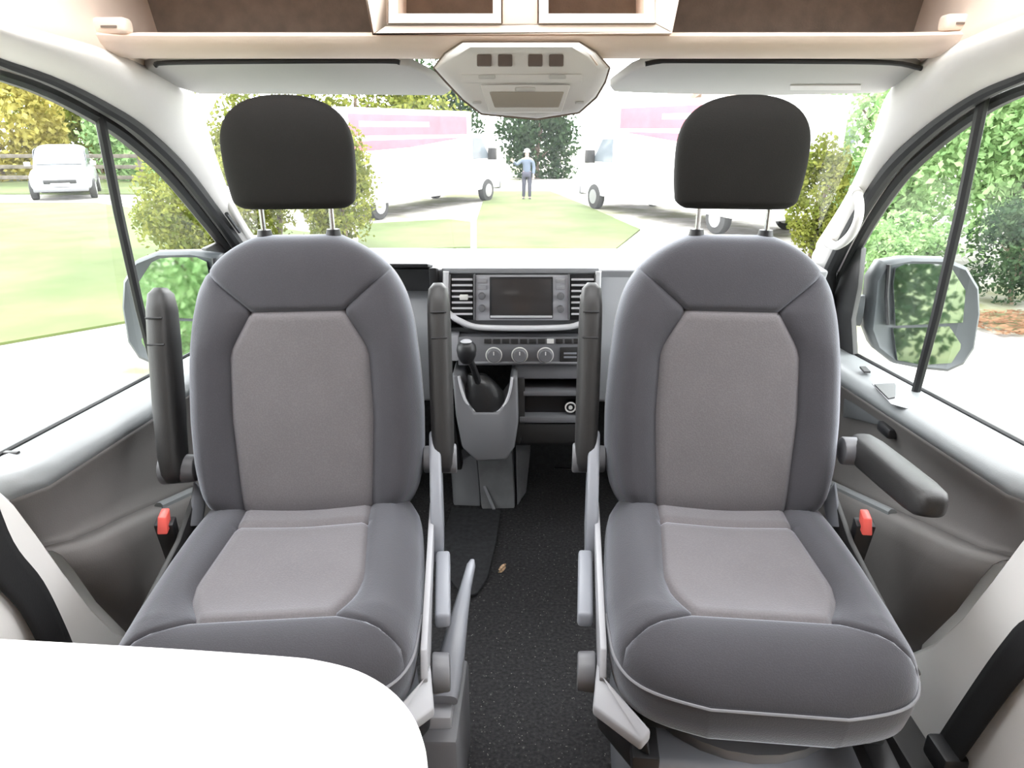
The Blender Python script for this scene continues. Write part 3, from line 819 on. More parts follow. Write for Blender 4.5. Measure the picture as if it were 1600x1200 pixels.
    # door side shield
    MB().slab([(s * 0.253, J + 0.03, ZB - 0.08), (s * 0.253, J - 0.36, ZB - 0.08), (s * 0.253, J - 0.38, ZB - 0.02), (s * 0.255, J - 0.05, ZB + 0.02), (s * 0.255, J + 0.06, ZB + 0.06)], (s * 0.012, 0, 0)).build('side_shield', 'plastic_dark', S, bevel=0.003)
    MB().slab([(s * 0.235, J + 0.02, ZB + 0.01), (s * 0.256, J + 0.0, ZB + 0.02), (s * 0.256, J + 0.07, ZB + 0.09), (s * 0.235, J + 0.07, ZB + 0.05)], (s * 0.010, 0.02, 0.0)).build('recliner_shield', 'plastic_bluegrey', S, bevel=0.005)
    bk = MB().slab([(s * 0.275, J - 0.03, ZB + 0.045), (s * 0.315, J - 0.03, ZB + 0.045), (s * 0.310, J - 0.01, ZB - 0.09), (s * 0.280, J - 0.01, ZB - 0.09)], (0, 0.025, 0.008)).build('belt_buckle', 'plastic_black', S, bevel=0.004)
    sub(bk, MB().slab([(s * 0.283, J - 0.042, ZB + 0.030), (s * 0.305, J - 0.042, ZB + 0.030), (s * 0.303, J - 0.030, ZB + 0.064), (s * 0.285, J - 0.030, ZB + 0.064)], (0, 0.026, 0.008)).build('release_button', 'red_plastic', S, bevel=0.003))
    # ---------------- base: seat frame, rails, swivel plate, pedestal
    MB().box((-0.20, J - 0.44, 0.375), (0.20, J + 0.02, 0.42)).build('seat_frame', 'plastic_black', S, bevel=0.006)
    for e in (-1, 1):
        rl = MB().box((e * 0.188 - 0.022, J - 0.50, 0.335), (e * 0.188 + 0.022, J - 0.02, 0.375)).build('slide_rail', 'plastic_black', S, bevel=0.004)
        sub(rl, MB().tube([(e * 0.188, J - 0.503, 0.348), (e * 0.188, J - 0.30, 0.348)], 0.006, 8).build('rail_rod', 'metal', S))
    MB().slab([(0.20 * math.cos(2*math.pi*k/28) * (1 if abs(math.cos(2*math.pi*k/28)) < 1 else 1), J - 0.24 + 0.20 * math.sin(2*math.pi*k/28), 0.315) for k in range(28)], (0, 0, 0.02)).build('swivel_plate', 'plastic_mid', S)
    pd = MB()
    b0, b1 = 0.215, 0.20
    pd.add([(-b0, J - 0.46, 0), (b0, J - 0.46, 0), (b0, J + 0.02, 0), (-b0, J + 0.02, 0), (-b1, J - 0.45, 0.315), (b1, J - 0.45, 0.315), (b1, J + 0.01, 0.315), (-b1, J + 0.01, 0.315)],
           [(0,3,2,1),(4,5,6,7),(0,1,5,4),(1,2,6,5),(2,3,7,6),(3,0,4,7)])
    pd.build('pedestal', 'plastic_bluegrey', S, bevel=0.012, segs=3)
    # ---------------- armrests
    def arm_up(e):
        ax = e * 0.292
        rr = []
        for t, hw_, hd_ in ((0.06, .016, .020), (0.08, .022, .034), (0.12, .025, .042), (0.22, .026, .046), (0.36, .026, .046), (0.43, .025, .043), (0.465, .021, .034), (0.478, .010, .018)):
            rr.append([mb_(ax + sq(k, 20, 3)[0] * hw_, t, 0.03 + sq(k, 20, 3)[1] * hd_) for k in range(20)])
        a = MB().rings(rr).build('armrest', 'plastic_dark', S, smooth=60)
        for tt in (0.36, 0.415):
            sub(a, MB().tube([mb_(ax - .017, tt, 0.0745), mb_(ax + .017, tt, 0.0745)], 0.0022, 6).build('armrest_joint', 'plastic_black', S))
        h = mb_(ax, 0.085, 0.02)
        sub(a, MB().tube([h - Vector((e * .045, 0, 0)), h + Vector((e * .03, 0, 0))], [0.030, 0.034], 18).build('armrest_hinge', 'plastic_mid', S, bevel=0.005))
    def arm_down(e):
        ax = e * 0.298
        rr = []
        for t, hw_, hd_ in ((-0.035, .016, .020), (-0.015, .026, .032), (0.03, .030, .034), (0.15, .032, .032), (0.25, .032, .030), (0.285, .030, .027), (0.303, .022, .021), (0.309, .012, .012)):
            rr.append([Vector((ax + sq(k, 20, 3.4)[0] * hw_, J + 0.06 - t, 0.675 + 0.12 * t + sq(k, 20, 3.4)[1] * hd_)) for k in range(20)])
        a = MB().rings(rr).build('armrest', 'plastic_dark', S, smooth=60)
        sub(a, MB().tube([(ax - e * .05, J + 0.05, 0.675), (ax + e * .02, J + 0.05, 0.675)], [0.030, 0.030], 18).build('armrest_hinge', 'plastic_mid', S, bevel=0.005))
    arm_up(i)
    if s < 0: arm_up(s)
    else: arm_down(s)
    return S
def place(X, Y, a):
    return (X + (-0.22) * -math.sin(a) * 1.0, Y - 0.22 * math.cos(a), 0.0)
aL, aR = R(5.8), R(-4.5)
SL = make_seat('grey fabric swivel seat with both armrests folded upright, behind the white table', (-0.462 + 0.22 * math.sin(aL), 1.30 - 0.22 * math.cos(aL), 0), aL, -1)
SR = make_seat('grey fabric swivel seat with its outer armrest lowered and the cushion front in full view', (0.427 + 0.22 * math.sin(aR), 1.315 - 0.22 * math.cos(aR), 0), aR, 1)

# ================================================================== DASHBOARD
DY = 1.88
da = thing('dashboard', 'grey dashboard with centre screen, air vents and gear lever between the seats', 'dashboard', (0, 2.2, 0.4))
# main body: profile swept across the cab; two pieces left and right of the centre stack plus the deck on top
def dprof(x0, x1, pts, name, m, bevel=0.01):
    return MB().slab([(x0, y, z) for y, z in pts], (x1 - x0, 0, 0)).build(name, m, da, bevel=bevel, segs=3)
zt = atY(815, 421, 1.90).z
dprof(-0.84, -0.262, [(2.03, zt - .030), (2.42, 0.905), (2.62, 0.895), (2.62, 0.86), (2.03, 0.85)], 'deck', 'dash_grey', 0.008)
dprof(-0.262, 0.84, [(1.905, zt - .002), (2.0, zt + .004), (2.42, 0.905), (2.62, 0.895), (2.62, 0.86), (1.96, 0.85), (1.915, zt - .03)], 'deck', 'dash_grey', 0.008)
dprof(0.205, 0.84, [(1.915, zt - .01), (1.90, 0.86), (1.905, 0.74), (1.95, 0.66), (2.0, 0.52), (2.3, 0.46), (2.5, 0.5), (2.5, 0.85), (1.97, 0.87)], 'passenger_panel', 'dash_grey_lit', 0.015)
dprof(-0.84, -0.235, [(1.93, 0.86), (1.90, 0.80), (1.905, 0.74), (1.95, 0.66), (2.0, 0.52), (2.3, 0.46), (2.5, 0.5), (2.5, 0.86), (2.0, 0.87)], 'driver_panel', 'dash_grey', 0.015)
# instrument hood: black cave behind the wheel
ho = MB().slab([(-0.62, 1.865, zt + .022), (-0.62, 2.07, zt - .022), (-0.62, 2.07, zt - .032), (-0.62, 1.865, zt + .012)], (0.36, 0, 0)).build('instrument_hood', 'plastic_black', da, bevel=0.004)
sub(ho, MB().box((-0.62, 2.0, 0.83), (-0.245, 2.01, zt - .02)).build('instrument_face', 'plastic_black', da))
sub(ho, MB().slab([(-0.26, 1.868, zt + .010), (-0.26, 2.02, zt - .022), (-0.26, 2.02, .80), (-0.26, 1.90, .82)], (0.022, 0, 0)).build('hood_cheek', 'plastic_black', da, bevel=0.004))
# centre stack
def dp(x, y, Y=DY): return atY(x, y, Y)
def plate(pts, Y, th, m, name, parent=None, bevel=0.002):
    o = MB().slab([dp(x, y, Y) for x, y in pts], (0, th, 0)).build(name, m, da, bevel=bevel)
    if parent is not None: sub(parent, o)
    return o
def rect(x0, y0, x1, y1): return [(x0, y0), (x1, y0), (x1, y1), (x0, y1)]
core = plate([(690, 421), (936, 421), (934, 494), (905, 514), (728, 514), (694, 494)], 1.895, 0.09, 'plastic_mid', 'centre_stack', bevel=0.004)
bez = catmull([dp(x, y, 1.882) for x, y in [(697, 424), (697, 460), (700, 488)]], 3) + catmull([dp(x, y, 1.875) for x, y in [(712, 498), (736, 509), (760, 512), (815, 513), (870, 512), (898, 509), (920, 498)]], 3) + catmull([dp(x, y, 1.882) for x, y in [(932, 488), (934, 460), (935, 424)]], 3)
MB().tube(bez, 0.0085, 8).build('stack_bezel', 'dash_silver', da, smooth=60)
plate(rect(690, 419, 936, 427), 1.885, 0.03, 'dash_grey', 'stack_brow')
for (x0, x1) in ((706, 738), (893, 928)):
    v = plate(rect(x0 - 3, 429, x1 + 3, 500), 1.890, 0.01, 'plastic_black', 'air_vent')
    for k in range(7):
        y = 438 + k * 9
        p = dp(x0, y, 1.878); q = dp(x1, y, 1.878)
        sub(v, MB().slab([p, q, q + Vector((0, .014, -.004)), p + Vector((0, .014, -.004))], (0, 0, 0.0055)).build('vent_slat', 'dash_silver', da))
    c_ = (x0 + x1) / 2
    sub(v, plate(rect(c_ - 4, 461, c_ + 9, 469), 1.870, 0.01, 'icon_white', 'vent_tab'))
    for xx in (x0 - 4, x1 + 3): sub(v, plate(rect(xx - 1.5, 429, xx + 1.5, 500), 1.878, 0.014, 'plastic_mid', 'vent_side'))
ra = plate(rect(743, 430, 890, 501), 1.884, 0.012, 'radio_grey', 'radio_unit', bevel=0.003)
sub(ra, plate(rect(765, 433, 864, 498), 1.880, 0.008, 'plastic_black', 'screen_frame'))
sub(ra, plate(rect(768, 436, 862, 492), 1.878, 0.004, 'screen', 'screen_glass', bevel=0.001))
sub(ra, plate(rect(766, 493.5, 863, 496.5), 1.876, 0.004, 'dash_silver', 'screen_strip', bevel=0))
for (x, y) in ((753, 462), (753, 481), (876, 462), (876, 482)):
    p = dp(x, y, 1.886)
    kn = MB().tube([p, p + Vector((0, -.014, 0))], [0.0105, 0.009], 16).build('radio_knob', 'plastic_mid', da, bevel=0.002)
    sub(ra, kn)
for y in (439, 449):
    for x in (753, 876):
        sub(ra, plate(rect(x - 7, y - 3.5, x + 7, y + 3.5), 1.881, 0.006, 'plastic_light', 'radio_button', bevel=0.001))
# shadow gap and climate panel
plate([(700, 512), (930, 512), (925, 528), (705, 528)], 1.925, 0.04, 'plastic_black', 'recess_strip')
plate(rect(697, 524, 716, 564), 1.885, 0.05, 'plastic_light', 'side_insert')
plate(rect(906, 543, 922, 566), 1.885, 0.05, 'plastic_light', 'side_insert')
cl = plate(rect(716, 527, 916, 571), 1.885, 0.06, 'plastic_mid', 'climate_panel', bevel=0.003)
for k, x in enumerate(range(762, 905, 14)):
    sub(cl, plate(rect(x - 5.5, 530, x + 5.5, 537), 1.881, 0.006, 'icon_white' if x in (860,) else 'plastic_dark', 'climate_button', bevel=0.001))
for x in (772, 812, 852):
    p = dp(x, 553, 1.886)
    kn = MB().tube([p, p + Vector((0, -.020, 0)), p + Vector((0, -.024, 0))], [0.0215, 0.0200, 0.017], 24).build('climate_knob', 'plastic_mid', da)
    sub(cl, kn)
    ring = [p + Vector((0.0222 * math.cos(a), -.012, 0.0222 * math.sin(a))) for a in np.linspace(0, 2 * math.pi, 33)]
    sub(cl, MB().tube(ring, 0.0019, 6, cap=False).build('knob_ring', 'icon_white', da))
    sub(cl, MB().tube([p + Vector((0, -.0255, 0.004)), p + Vector((0, -.0255, 0.014))], 0.0016, 6).build('knob_mark', 'icon_white', da))
sub(cl, plate(rect(875, 543, 904, 566), 1.881, 0.006, 'plastic_dark', 'button_block'))
for y in (551, 557): sub(cl, plate(rect(881, y, 901, y + 2.5), 1.879, 0.004, 'plastic_bluegrey', 'block_mark', bevel=0))
plate(rect(738, 565.5, 905, 568), 1.8815, 0.004, 'plastic_light', 'climate_edge', bevel=0)
# lower right: open tray, pocket with socket, closing panel
plate(rect(806, 571, 922, 592), 1.90, 0.05, 'plastic_mid', 'lower_brow')
plate(rect(806, 588, 920, 696), 2.02, 0.02, 'plastic_black', 'tray_back')
plate([(806, 588), (820, 588), (820, 660), (812, 694), (806, 694)], 1.90, 0.12, 'plastic_dark', 'tray_cheek')
plate([(908, 588), (922, 588), (920, 694), (904, 694), (908, 660)], 1.90, 0.12, 'plastic_dark', 'tray_cheek')
plate(rect(818, 612, 908, 619), 1.895, 0.10, 'plastic_mid', 'tray_shelf')
plate(rect(812, 652, 908, 661), 1.895, 0.10, 'plastic_mid', 'pocket_lip')
plate(rect(820, 618, 908, 653), 1.935, 0.01, 'plastic_black', 'pocket_back')
plate([(808, 662), (906, 662), (902, 690), (880, 694), (816, 694)], 1.90, 0.09, 'plastic_dark', 'lower_panel', bevel=0.006)
p = dp(891, 634, 1.925)
so = MB().tube([p, p + Vector((0, -.012, 0))], 0.0165, 20).build('power_socket', 'plastic_black', da)
sub(so, MB().tube([p + Vector((0.015 * math.cos(a), -.013, 0.015 * math.sin(a))) for a in np.linspace(0, 2 * math.pi, 25)], 0.0026, 6, cap=False).build('socket_ring', 'icon_white', da))
sub(so, MB().tube([p + Vector((0, -.012, 0)), p + Vector((0, -.016, 0))], 0.006, 12).build('socket_mark', 'icon_white', da))
# gear console: scooped housing, gaiter, lever
gc = [(706, 584), (722, 590), (728, 625), (742, 645), (778, 645), (794, 622), (800, 588), (808, 584), (810, 660), (804, 700), (790, 720), (745, 722), (722, 700), (712, 650)]
hs = MB()
fr_ = [dp(x, y, 1.80 + 0.0004 * (720 - y)) for x, y in gc]
hs.slab(fr_, (0, 0.14, 0.0))
hous = hs.build('gear_console', 'plastic_mid', da, bevel=0.008, segs=3)
rim = catmull([dp(x, y, 1.84) for x, y in [(717, 588), (722, 612), (732, 634), (748, 645), (775, 645), (789, 632), (797, 610), (800, 590)]], 4)
sub(hous, MB().tube(rim, 0.0042, 8).build('console_rim', 'dash_silver', da))
ga = []
for t, y, rx, cx in ((0, 650, 30, 758), (.3, 632, 33, 758), (.55, 615, 31, 757), (.75, 600, 24, 752), (1, 585, 14, 745)):
    c_ = dp(cx, y, 1.87); rr_ = rx * 0.00178
    ga.append([c_ + Vector((rr_ * (1 + .10 * (k % 2)) * math.cos(2*math.pi*k/16), .6 * rr_ * (1 + .10 * (k % 2)) * math.sin(2*math.pi*k/16), 0)) for k in range(16)])
sub(hous, MB().rings(ga).build('gear_gaiter', 'leather_black', da, smooth=70))
le = MB().tube([dp(748, 600, 1.86), dp(740, 575, 1.83), dp(731, 556, 1.80)], [0.011, 0.009, 0.010], 10).build('gear_lever', 'plastic_black', da)
kb = []
c_ = dp(729, 549, 1.79)
for t, r_ in ((-.034, .012), (-.028, .018), (-.012, .025), (.004, .0275), (.018, .025), (.027, .017), (.031, .006)):
    kb.append([c_ + Vector((r_ * math.cos(2*math.pi*k/18), r_ * math.sin(2*math.pi*k/18), t)) for k in range(18)])
sub(le, MB().rings(kb).build('gear_knob', 'plastic_black', da, smooth=60))
sub(le, MB().tube([c_ + Vector((0, -.004, .029)), c_ + Vector((0, -.004, .0335))], [.016, .010], 16).build('knob_cap', 'plastic_light', da))
# pedals' dark carrier left of the console
plate([(676, 640), (708, 640), (716, 690), (722, 735), (690, 735), (676, 700)], 2.0, 0.05, 'plastic_black', 'knee_panel', bevel=0.006)

# ================================================================== STEERING COLUMN AREA IS HIDDEN BY THE SEAT; floor fittings
tu = thing('tunnel_cover', 'grey ribbed floor cover beneath the gear console', 'floor cover', (-0.10, 2.3, 0))
a0, a1, a2, a3 = atZ(752, 796, .0), atZ(805, 795, .0), atY(800, 706, 2.40), atY(744, 706, 2.40)
MB().slab([a0, a1, a2, a3], (0, 0.10, 0.015)).build('cover', 'tunnel_grey', tu, bevel=0.006)
MB().slab([atZ(708, 790, .0), atZ(752, 792, .0), atY(744, 706, 2.39), atY(704, 730, 2.36)], (0, 0.10, 0.005)).build('footrest', 'plastic_mid', tu, bevel=0.006)
MB().tube([atY(757, 760, 2.29), atY(772, 796, 2.215)], 0.006, 6).build('rib', 'plastic_light', tu)
MB().slab([atZ(808, 792, 0.0), atZ(822, 770, 0.0), atY(829, 704, 2.42), atY(806, 704, 2.42)], (0, 0.05, 0.01)).build('edge_strip', 'tunnel_grey', tu, bevel=0.004)
m_ = MB().slab([atZ(x, y, 0.004) for x, y in [(706, 796), (782, 800), (775, 850), (762, 905), (746, 930), (726, 938), (700, 905), (688, 880), (692, 840)]], (0, 0, 0.010))
fm = m_.build('floor_mat', 'mat_black', bevel=0.003); tag(fm, 'small black floor mat lying left of the aisle by the handbrake', 'mat')
m_ = MB().slab([atZ(x, y, 0.002) for x, y in [(864, 728), (916, 732), (918, 738), (866, 733)]], (0, 0, 0.006))
tag(m_.build('metal_strip', 'metal', bevel=0.001), 'thin bright metal strip on the dark floor below the dashboard', 'strip')
p = atZ(785, 888, 0.012)
m_ = MB()
rr = []
for t, r_ in ((-.014, .004), (-.010, .009), (0, .012), (.009, .010), (.013, .004)):
    rr.append([Vector((p.x + t * .6 + .004 * math.sin(k * 2.3), p.y, p.z)) + Vector((0.3 * r_ * math.cos(2*math.pi*k/9), r_ * math.cos(2*math.pi*k/9), r_ * (0.9 + .2 * math.sin(k * 1.7)) * math.sin(2*math.pi*k/9))) + Vector((0, t, 0)) for k in range(9)])
tag(m_.rings(rr).build('crumb', 'crumb', smooth=50), 'pale crumb of food lying alone on the black carpet', 'crumb')
# dust and grit trodden into the aisle
v_, f_ = [], []
for k in range(420):
    x = rng.uniform(-0.16, 0.19); y = 1.12 + 1.0 * rng.random() ** 1.6; r_ = rng.uniform(.0006, .0018)
    a = rng.uniform(0, 6.28); o = len(v_)
    for j in range(4): v_.append((x + r_ * math.cos(a + j * 1.57), y + r_ * math.sin(a + j * 1.57), 0.0006))
    v_.append((x, y, 0.0006 + r_)); f_ += [(o + j, o + (j + 1) % 4, o + 4) for j in range(4)]
gm = MB().add(v_, f_).build('floor_grit', 'grit', clean=False, smooth=0)
tag(gm, 'pale specks of grit scattered over the black aisle carpet', 'grit', kind='stuff')

# ================================================================== HANDBRAKE
hb_ = thing('handbrake', 'grey handbrake lever sloping up beside the seat behind the table', 'handbrake', (-0.155, 0.97, 0.0))
p0, p1 = atX(694, 1095, -0.150), atX(738, 876, -0.112)
rr = []
for t, w_, h_ in ((0, .026, .020), (.05, .028, .024), (.25, .026, .024), (.5, .0185, .020), (.75, .012, .014), (.95, .0095, .011), (1.0, .005, .006)):
    c_ = p0.lerp(p1, t) + Vector((0, 0, 0.018 * math.sin(math.pi * t)))
    rr.append([c_ + Vector((sq(k, 16, 3)[0] * w_, -sq(k, 16, 3)[1] * h_ * .4, sq(k, 16, 3)[1] * h_)) for k in range(16)])
MB().rings(rr).build('lever', 'plastic_bluegrey', hb_, smooth=60)
b = p0
MB().box((b.x - .045, b.y - .03, b.z - .05), (b.x + .016, b.y + .03, b.z - .012)).build('pivot', 'plastic_light', hb_, bevel=0.006)
MB().slab([(b.x - .04, b.y - .06, 0), (b.x + .03, b.y - .06, 0), (b.x + .035, b.y + .16, 0), (b.x - .04, b.y + .16, 0)], (0.0, 0.0, b.z - .04)).build('bracket', 'plastic_mid', hb_, bevel=0.01)

# ================================================================== DINING TABLE
tb = thing('dining_table', 'white table top with a rounded corner in front of the seat with upright armrests', 'table', (-0.55, 0.2, 0))
ZT = 0.72
edge = [atZ(x, y, ZT) for x, y in [(-80, 992), (0, 996), (250, 1010), (440, 1023), (500, 1030), (560, 1046), (610, 1075), (645, 1115), (663, 1160), (669, 1200)]]
xe = edge[-1].x
poly = catmull(edge, 4) + [Vector((xe - .005, 0.35, ZT)), Vector((xe - .06, -0.25, ZT)), Vector((-0.99, -0.30, ZT)), Vector((-0.99, edge[0].y + .01, ZT))]
MB().slab(poly, (0, 0, -0.028)).build('table_top', 'table_white', tb, bevel=0.004, segs=3)
MB().tube([(-0.55, 0.2, 0.02), (-0.55, 0.2, 0.692)], 0.035, 20).build('leg', 'metal', tb)
MB().tube([(-0.55, 0.2, 0.0), (-0.55, 0.2, 0.02)], [0.17, 0.15], 28).build('foot', 'metal', tb)

# ================================================================== OUTSIDE
GZ = -0.85
boxobj('ground', (-60, -25, GZ - 0.1), (60, 90, GZ), 'gravel')
def lawn(pts, name):
    return struct(MB().slab([(x, y, GZ + 0.001) for x, y in pts], (0, 0, 0.03)).build(name, 'lawn_green'))
def gp_(x, y):
    p = atZ(x, y, GZ); return (p.x, p.y)
lawn([(-58, 3.5), gp_(-400, 590), gp_(0, 540), gp_(200, 505), gp_(330, 440), gp_(480, 395), gp_(540, 372), gp_(330, 345), gp_(150, 318), gp_(-200, 318), (-58, 20)], 'ground_lawn_near')
lawn([(-58, 25), gp_(-200, 304), gp_(200, 304), gp_(350, 310), (-4, 40), (-58, 60)], 'ground_lawn_far')
lawn([gp_(560, 392), gp_(735, 388), gp_(735, 348), gp_(700, 344), gp_(560, 352)], 'ground_lawn_verge')
lawn([gp_(745, 390), gp_(960, 392), gp_(1000, 360), gp_(905, 318), gp_(860, 300), gp_(760, 300), gp_(745, 345)], 'ground_lawn_centre')
lawn([(2.6, 1.5), (2.4, -3), (2.8, -9), (4, -16), (30, -16), (30, 0), (9, 2.5)], 'ground_lawn_rear_right')
lawn([(-2.6, 2.0), (-2.4, -3), (-2.8, -9), (-4, -16), (-30, -16), (-30, 2.5)], 'ground_lawn_rear_left')

def leaves(n, c, rad, size, seed, flat=0.35, clumps=26):
    g = np.random.default_rng(seed)
    cl_ = g.normal(size=(clumps, 3)); cl_ /= np.linalg.norm(cl_, axis=1)[:, None]
    cl_ *= g.uniform(0.45, 0.92, (clumps, 1))
    k = g.integers(0, clumps, n)
    p = cl_[k] + g.normal(size=(n, 3)) * 0.17
    l_ = np.linalg.norm(p, axis=1)[:, None]; p = np.where(l_ > 1.05, p / l_ * 1.05, p)
    p = p * np.array(rad) + np.array(c)
    p = p[p[:, 2] > GZ + 0.03]; n = len(p)
    a = g.normal(size=(n, 3)); a /= np.linalg.norm(a, axis=1)[:, None]
    b = np.cross(a, g.normal(size=(n, 3))); b /= np.linalg.norm(b, axis=1)[:, None]
    sz = size * g.uniform(0.6, 1.3, (n, 1))
    a *= sz; b *= sz * 0.55
    v = np.stack([p - a, p - b, p + a, p + b], 1).reshape(-1, 3)
    f = np.arange(4 * n).reshape(-1, 4)
    return v, f
def bush(name, label, cat, c, rad, n, size, m, seed, group=None, trunk=True):
    t = thing(name, label, cat, (c[0], c[1], GZ), group=group)
    me = bpy.data.meshes.new('foliage')
    v, f = leaves(n, (0, 0, c[2] - GZ), rad, size, seed)
    me.from_pydata(v.tolist(), [], f.tolist()); me.materials.append(MATS[m])
    o = bpy.data.objects.new('foliage', me); C.objects.link(o); o.parent = t; o['kind'] = 'stuff'
    if trunk:
        g = random.Random(seed)
        m_ = MB()
        r0 = 0.05 * max(rad[2], .6)
        topz = c[2] + rad[2] * .3
        m_.tube(catmull([(c[0], c[1], GZ - .02), (c[0] + g.uniform(-.1, .1), c[1], GZ + (topz - GZ) * .4), (c[0] + g.uniform(-.2, .2), c[1] + g.uniform(-.2, .2), topz)], 4), [r0 * (1 - .07 * k) for k in range(9)], 8)
        for q in range(4):
            a = q * 1.57 + g.uniform(0, 1)
            st = Vector((c[0], c[1], GZ + (topz - GZ) * (.35 + .1 * q)))
            m_.tube([st, st + Vector((rad[0] * .5 * math.cos(a), rad[1] * .5 * math.sin(a), rad[2] * .4))], [r0 * .5, r0 * .15], 6)
        m_.build('stem', 'bark', t)
    return t
gr = 'trees and shrubs around the van'
# right side: close woodland edge
bush('leafy_tree', 'bright green tree filling the upper part of the side window by the lowered armrest', 'tree', (7.9, 11.3, 1.9), (2.4, 1.5, 2.9), 26000, .065, 'leaf_green', 11, gr)
bush('leafy_tree', 'green tree nearest the frame edge beyond the big two-glass mirror', 'tree', (13.4, 10.2, 1.8), (2.4, 1.6, 2.9), 16000, .075, 'leaf_green', 12, gr)
bush('leafy_shrub', 'dark green low shrub behind the outer edge of the two-glass mirror', 'shrub', (6.4, 9.0, -.15), (.70, .45, .7), 7000, .035, 'leaf_dark', 13, gr)
bush('leafy_shrub', 'light green shrub between the grab handle and the two-glass mirror', 'shrub', (6.55, 13.3, .1), (.85, .45, 1.0), 8000, .05, 'leaf_green', 14, gr)
bush('leafy_tree', 'green tree outside the windscreen corner beside the grab handle', 'tree', (8.3, 16.6, 1.4), (1.8, 1.6, 2.5), 12000, .08, 'leaf_green', 15, gr)
bush('leafy_tree', 'tall dark tree far behind the bright green woodland edge', 'tree', (14.5, 17.5, 3.4), (4.0, 2.6, 4.4), 12000, .15, 'leaf_dark', 16, gr)
bush('leafy_tree', 'golden tree reflected in the top of the two-glass mirror', 'tree', (5.4, -9.0, 1.6), (1.8, 1.8, 2.8), 9000, .08, 'leaf_gold', 17, gr)
bush('leafy_tree', 'dark tree reflected in the two-glass mirror', 'tree', (4.6, -4.6, .5), (1.6, 1.9, 1.9), 14000, .06, 'leaf_dark', 18, gr)
bush('leafy_shrub', 'yellow-green shrub low in the windscreen right of the headrest over the lowered armrest', 'shrub', (5.05, 12.3, .2), (.5, .5, 1.0), 5000, .045, 'leaf_yellow', 19, gr)
for k_, (hx_, hy_, rz_, lb_) in enumerate(((8.1, 9.2, .75, 'low green shrub to the right of the dark shrub under the bright green tree'), (5.2, 9.7, .55, 'low green shrub left of the dark shrub, half hidden by the two-glass mirror'))):
    bush('leafy_shrub', lb_, 'shrub', (hx_, hy_, GZ + rz_ * .95), (.72, .4, rz_), 6000, .04, 'leaf_green', 40 + k_, gr)
# left side: hedge and far trees
bush('hedge_bush', 'yellow-green hedge bush seen low between the door divider bar and the pillar', 'hedge', (-5.45, 11.4, .15), (.75, 1.2, 1.05), 9000, .045, 'leaf_yellow', 21, gr)
bush('hedge_bush', 'tall yellow-green hedge bush behind the headrest over the white table', 'hedge', (-4.9, 13.8, .6), (1.1, 1.1, 1.5), 12000, .05, 'leaf_yellow', 22, gr)
bush('hedge_bush', 'green and yellow hedge bush filling the gap between the headrest and the white van', 'hedge', (-3.35, 13.0, .25), (.72, .8, 1.15), 9000, .045, 'leaf_yellow', 29, gr)
bush('leafy_tree', 'green tree showing above the white van on the lawn side', 'tree', (-6.4, 27.2, 1.9), (4.2, 1.6, 2.4), 8000, .12, 'leaf_yellow', 23, gr)
bush('leafy_tree', 'dark conifer top above the white van beside the lamp console', 'tree', (-3.6, 31.5, 2.2), (1.9, 1.5, 2.5), 5000, .13, 'leaf_dark', 24, gr)
bush('leafy_tree', 'grey-green tree behind the standing person', 'tree', (.6, 33.0, .6), (1.9, 1.6, 2.4), 6500, .12, 'leaf_dark', 25, gr)
bush('leafy_tree', 'golden autumn tree at the frame edge behind the parked car', 'tree', (-22.5, 30.6, 1.6), (2.8, 2.2, 3.0), 5000, .16, 'leaf_gold', 26, gr)
bush('leafy_tree', 'pale yellow-green tree above the parked car', 'tree', (-21.5, 36.5, 2.2), (5.0, 2.2, 3.6), 6500, .2, 'leaf_yellow', 27, gr)
bush('leafy_tree', 'green tree between the parked car and the divider bar', 'tree', (-16.9, 31.0, 1.2), (2.0, 1.3, 2.6), 5500, .16, 'leaf_green', 28, gr)
bush('leafy_shrub', 'green shrub reflected in the door mirror behind the upright outer armrest', 'shrub', (-4.8, -4.6, .3), (1.5, 1.8, 1.5), 9000, .06, 'leaf_green', 31, gr)
# fallen leaves under the trees
g = np.random.default_rng(5)
n = 1800
px = g.uniform(5.2, 7.4, n); py = g.uniform(7.4, 8.5, n)
a = g.uniform(0, 6.28, n); s_ = g.uniform(.02, .05, n); tz = g.uniform(-.3, .3, n)
v = []
for j in range(4):
    an = a + j * 1.5708; k_ = 1.0 if j % 2 == 0 else .6
    v.append(np.stack([px + s_ * k_ * np.cos(an), py + s_ * k_ * np.sin(an), GZ + .045 + s_ * k_ * np.cos(an) * tz], 1))
v = np.stack(v, 1).reshape(-1, 3)
fl = MB().add(v.tolist(), np.arange(4 * n).reshape(-1, 4).tolist()).build('fallen_leaves', 'leaf_brown', clean=False, smooth=0)
tag(fl, 'brown fallen leaves on the ground below the dark shrub', 'leaves', kind='stuff')

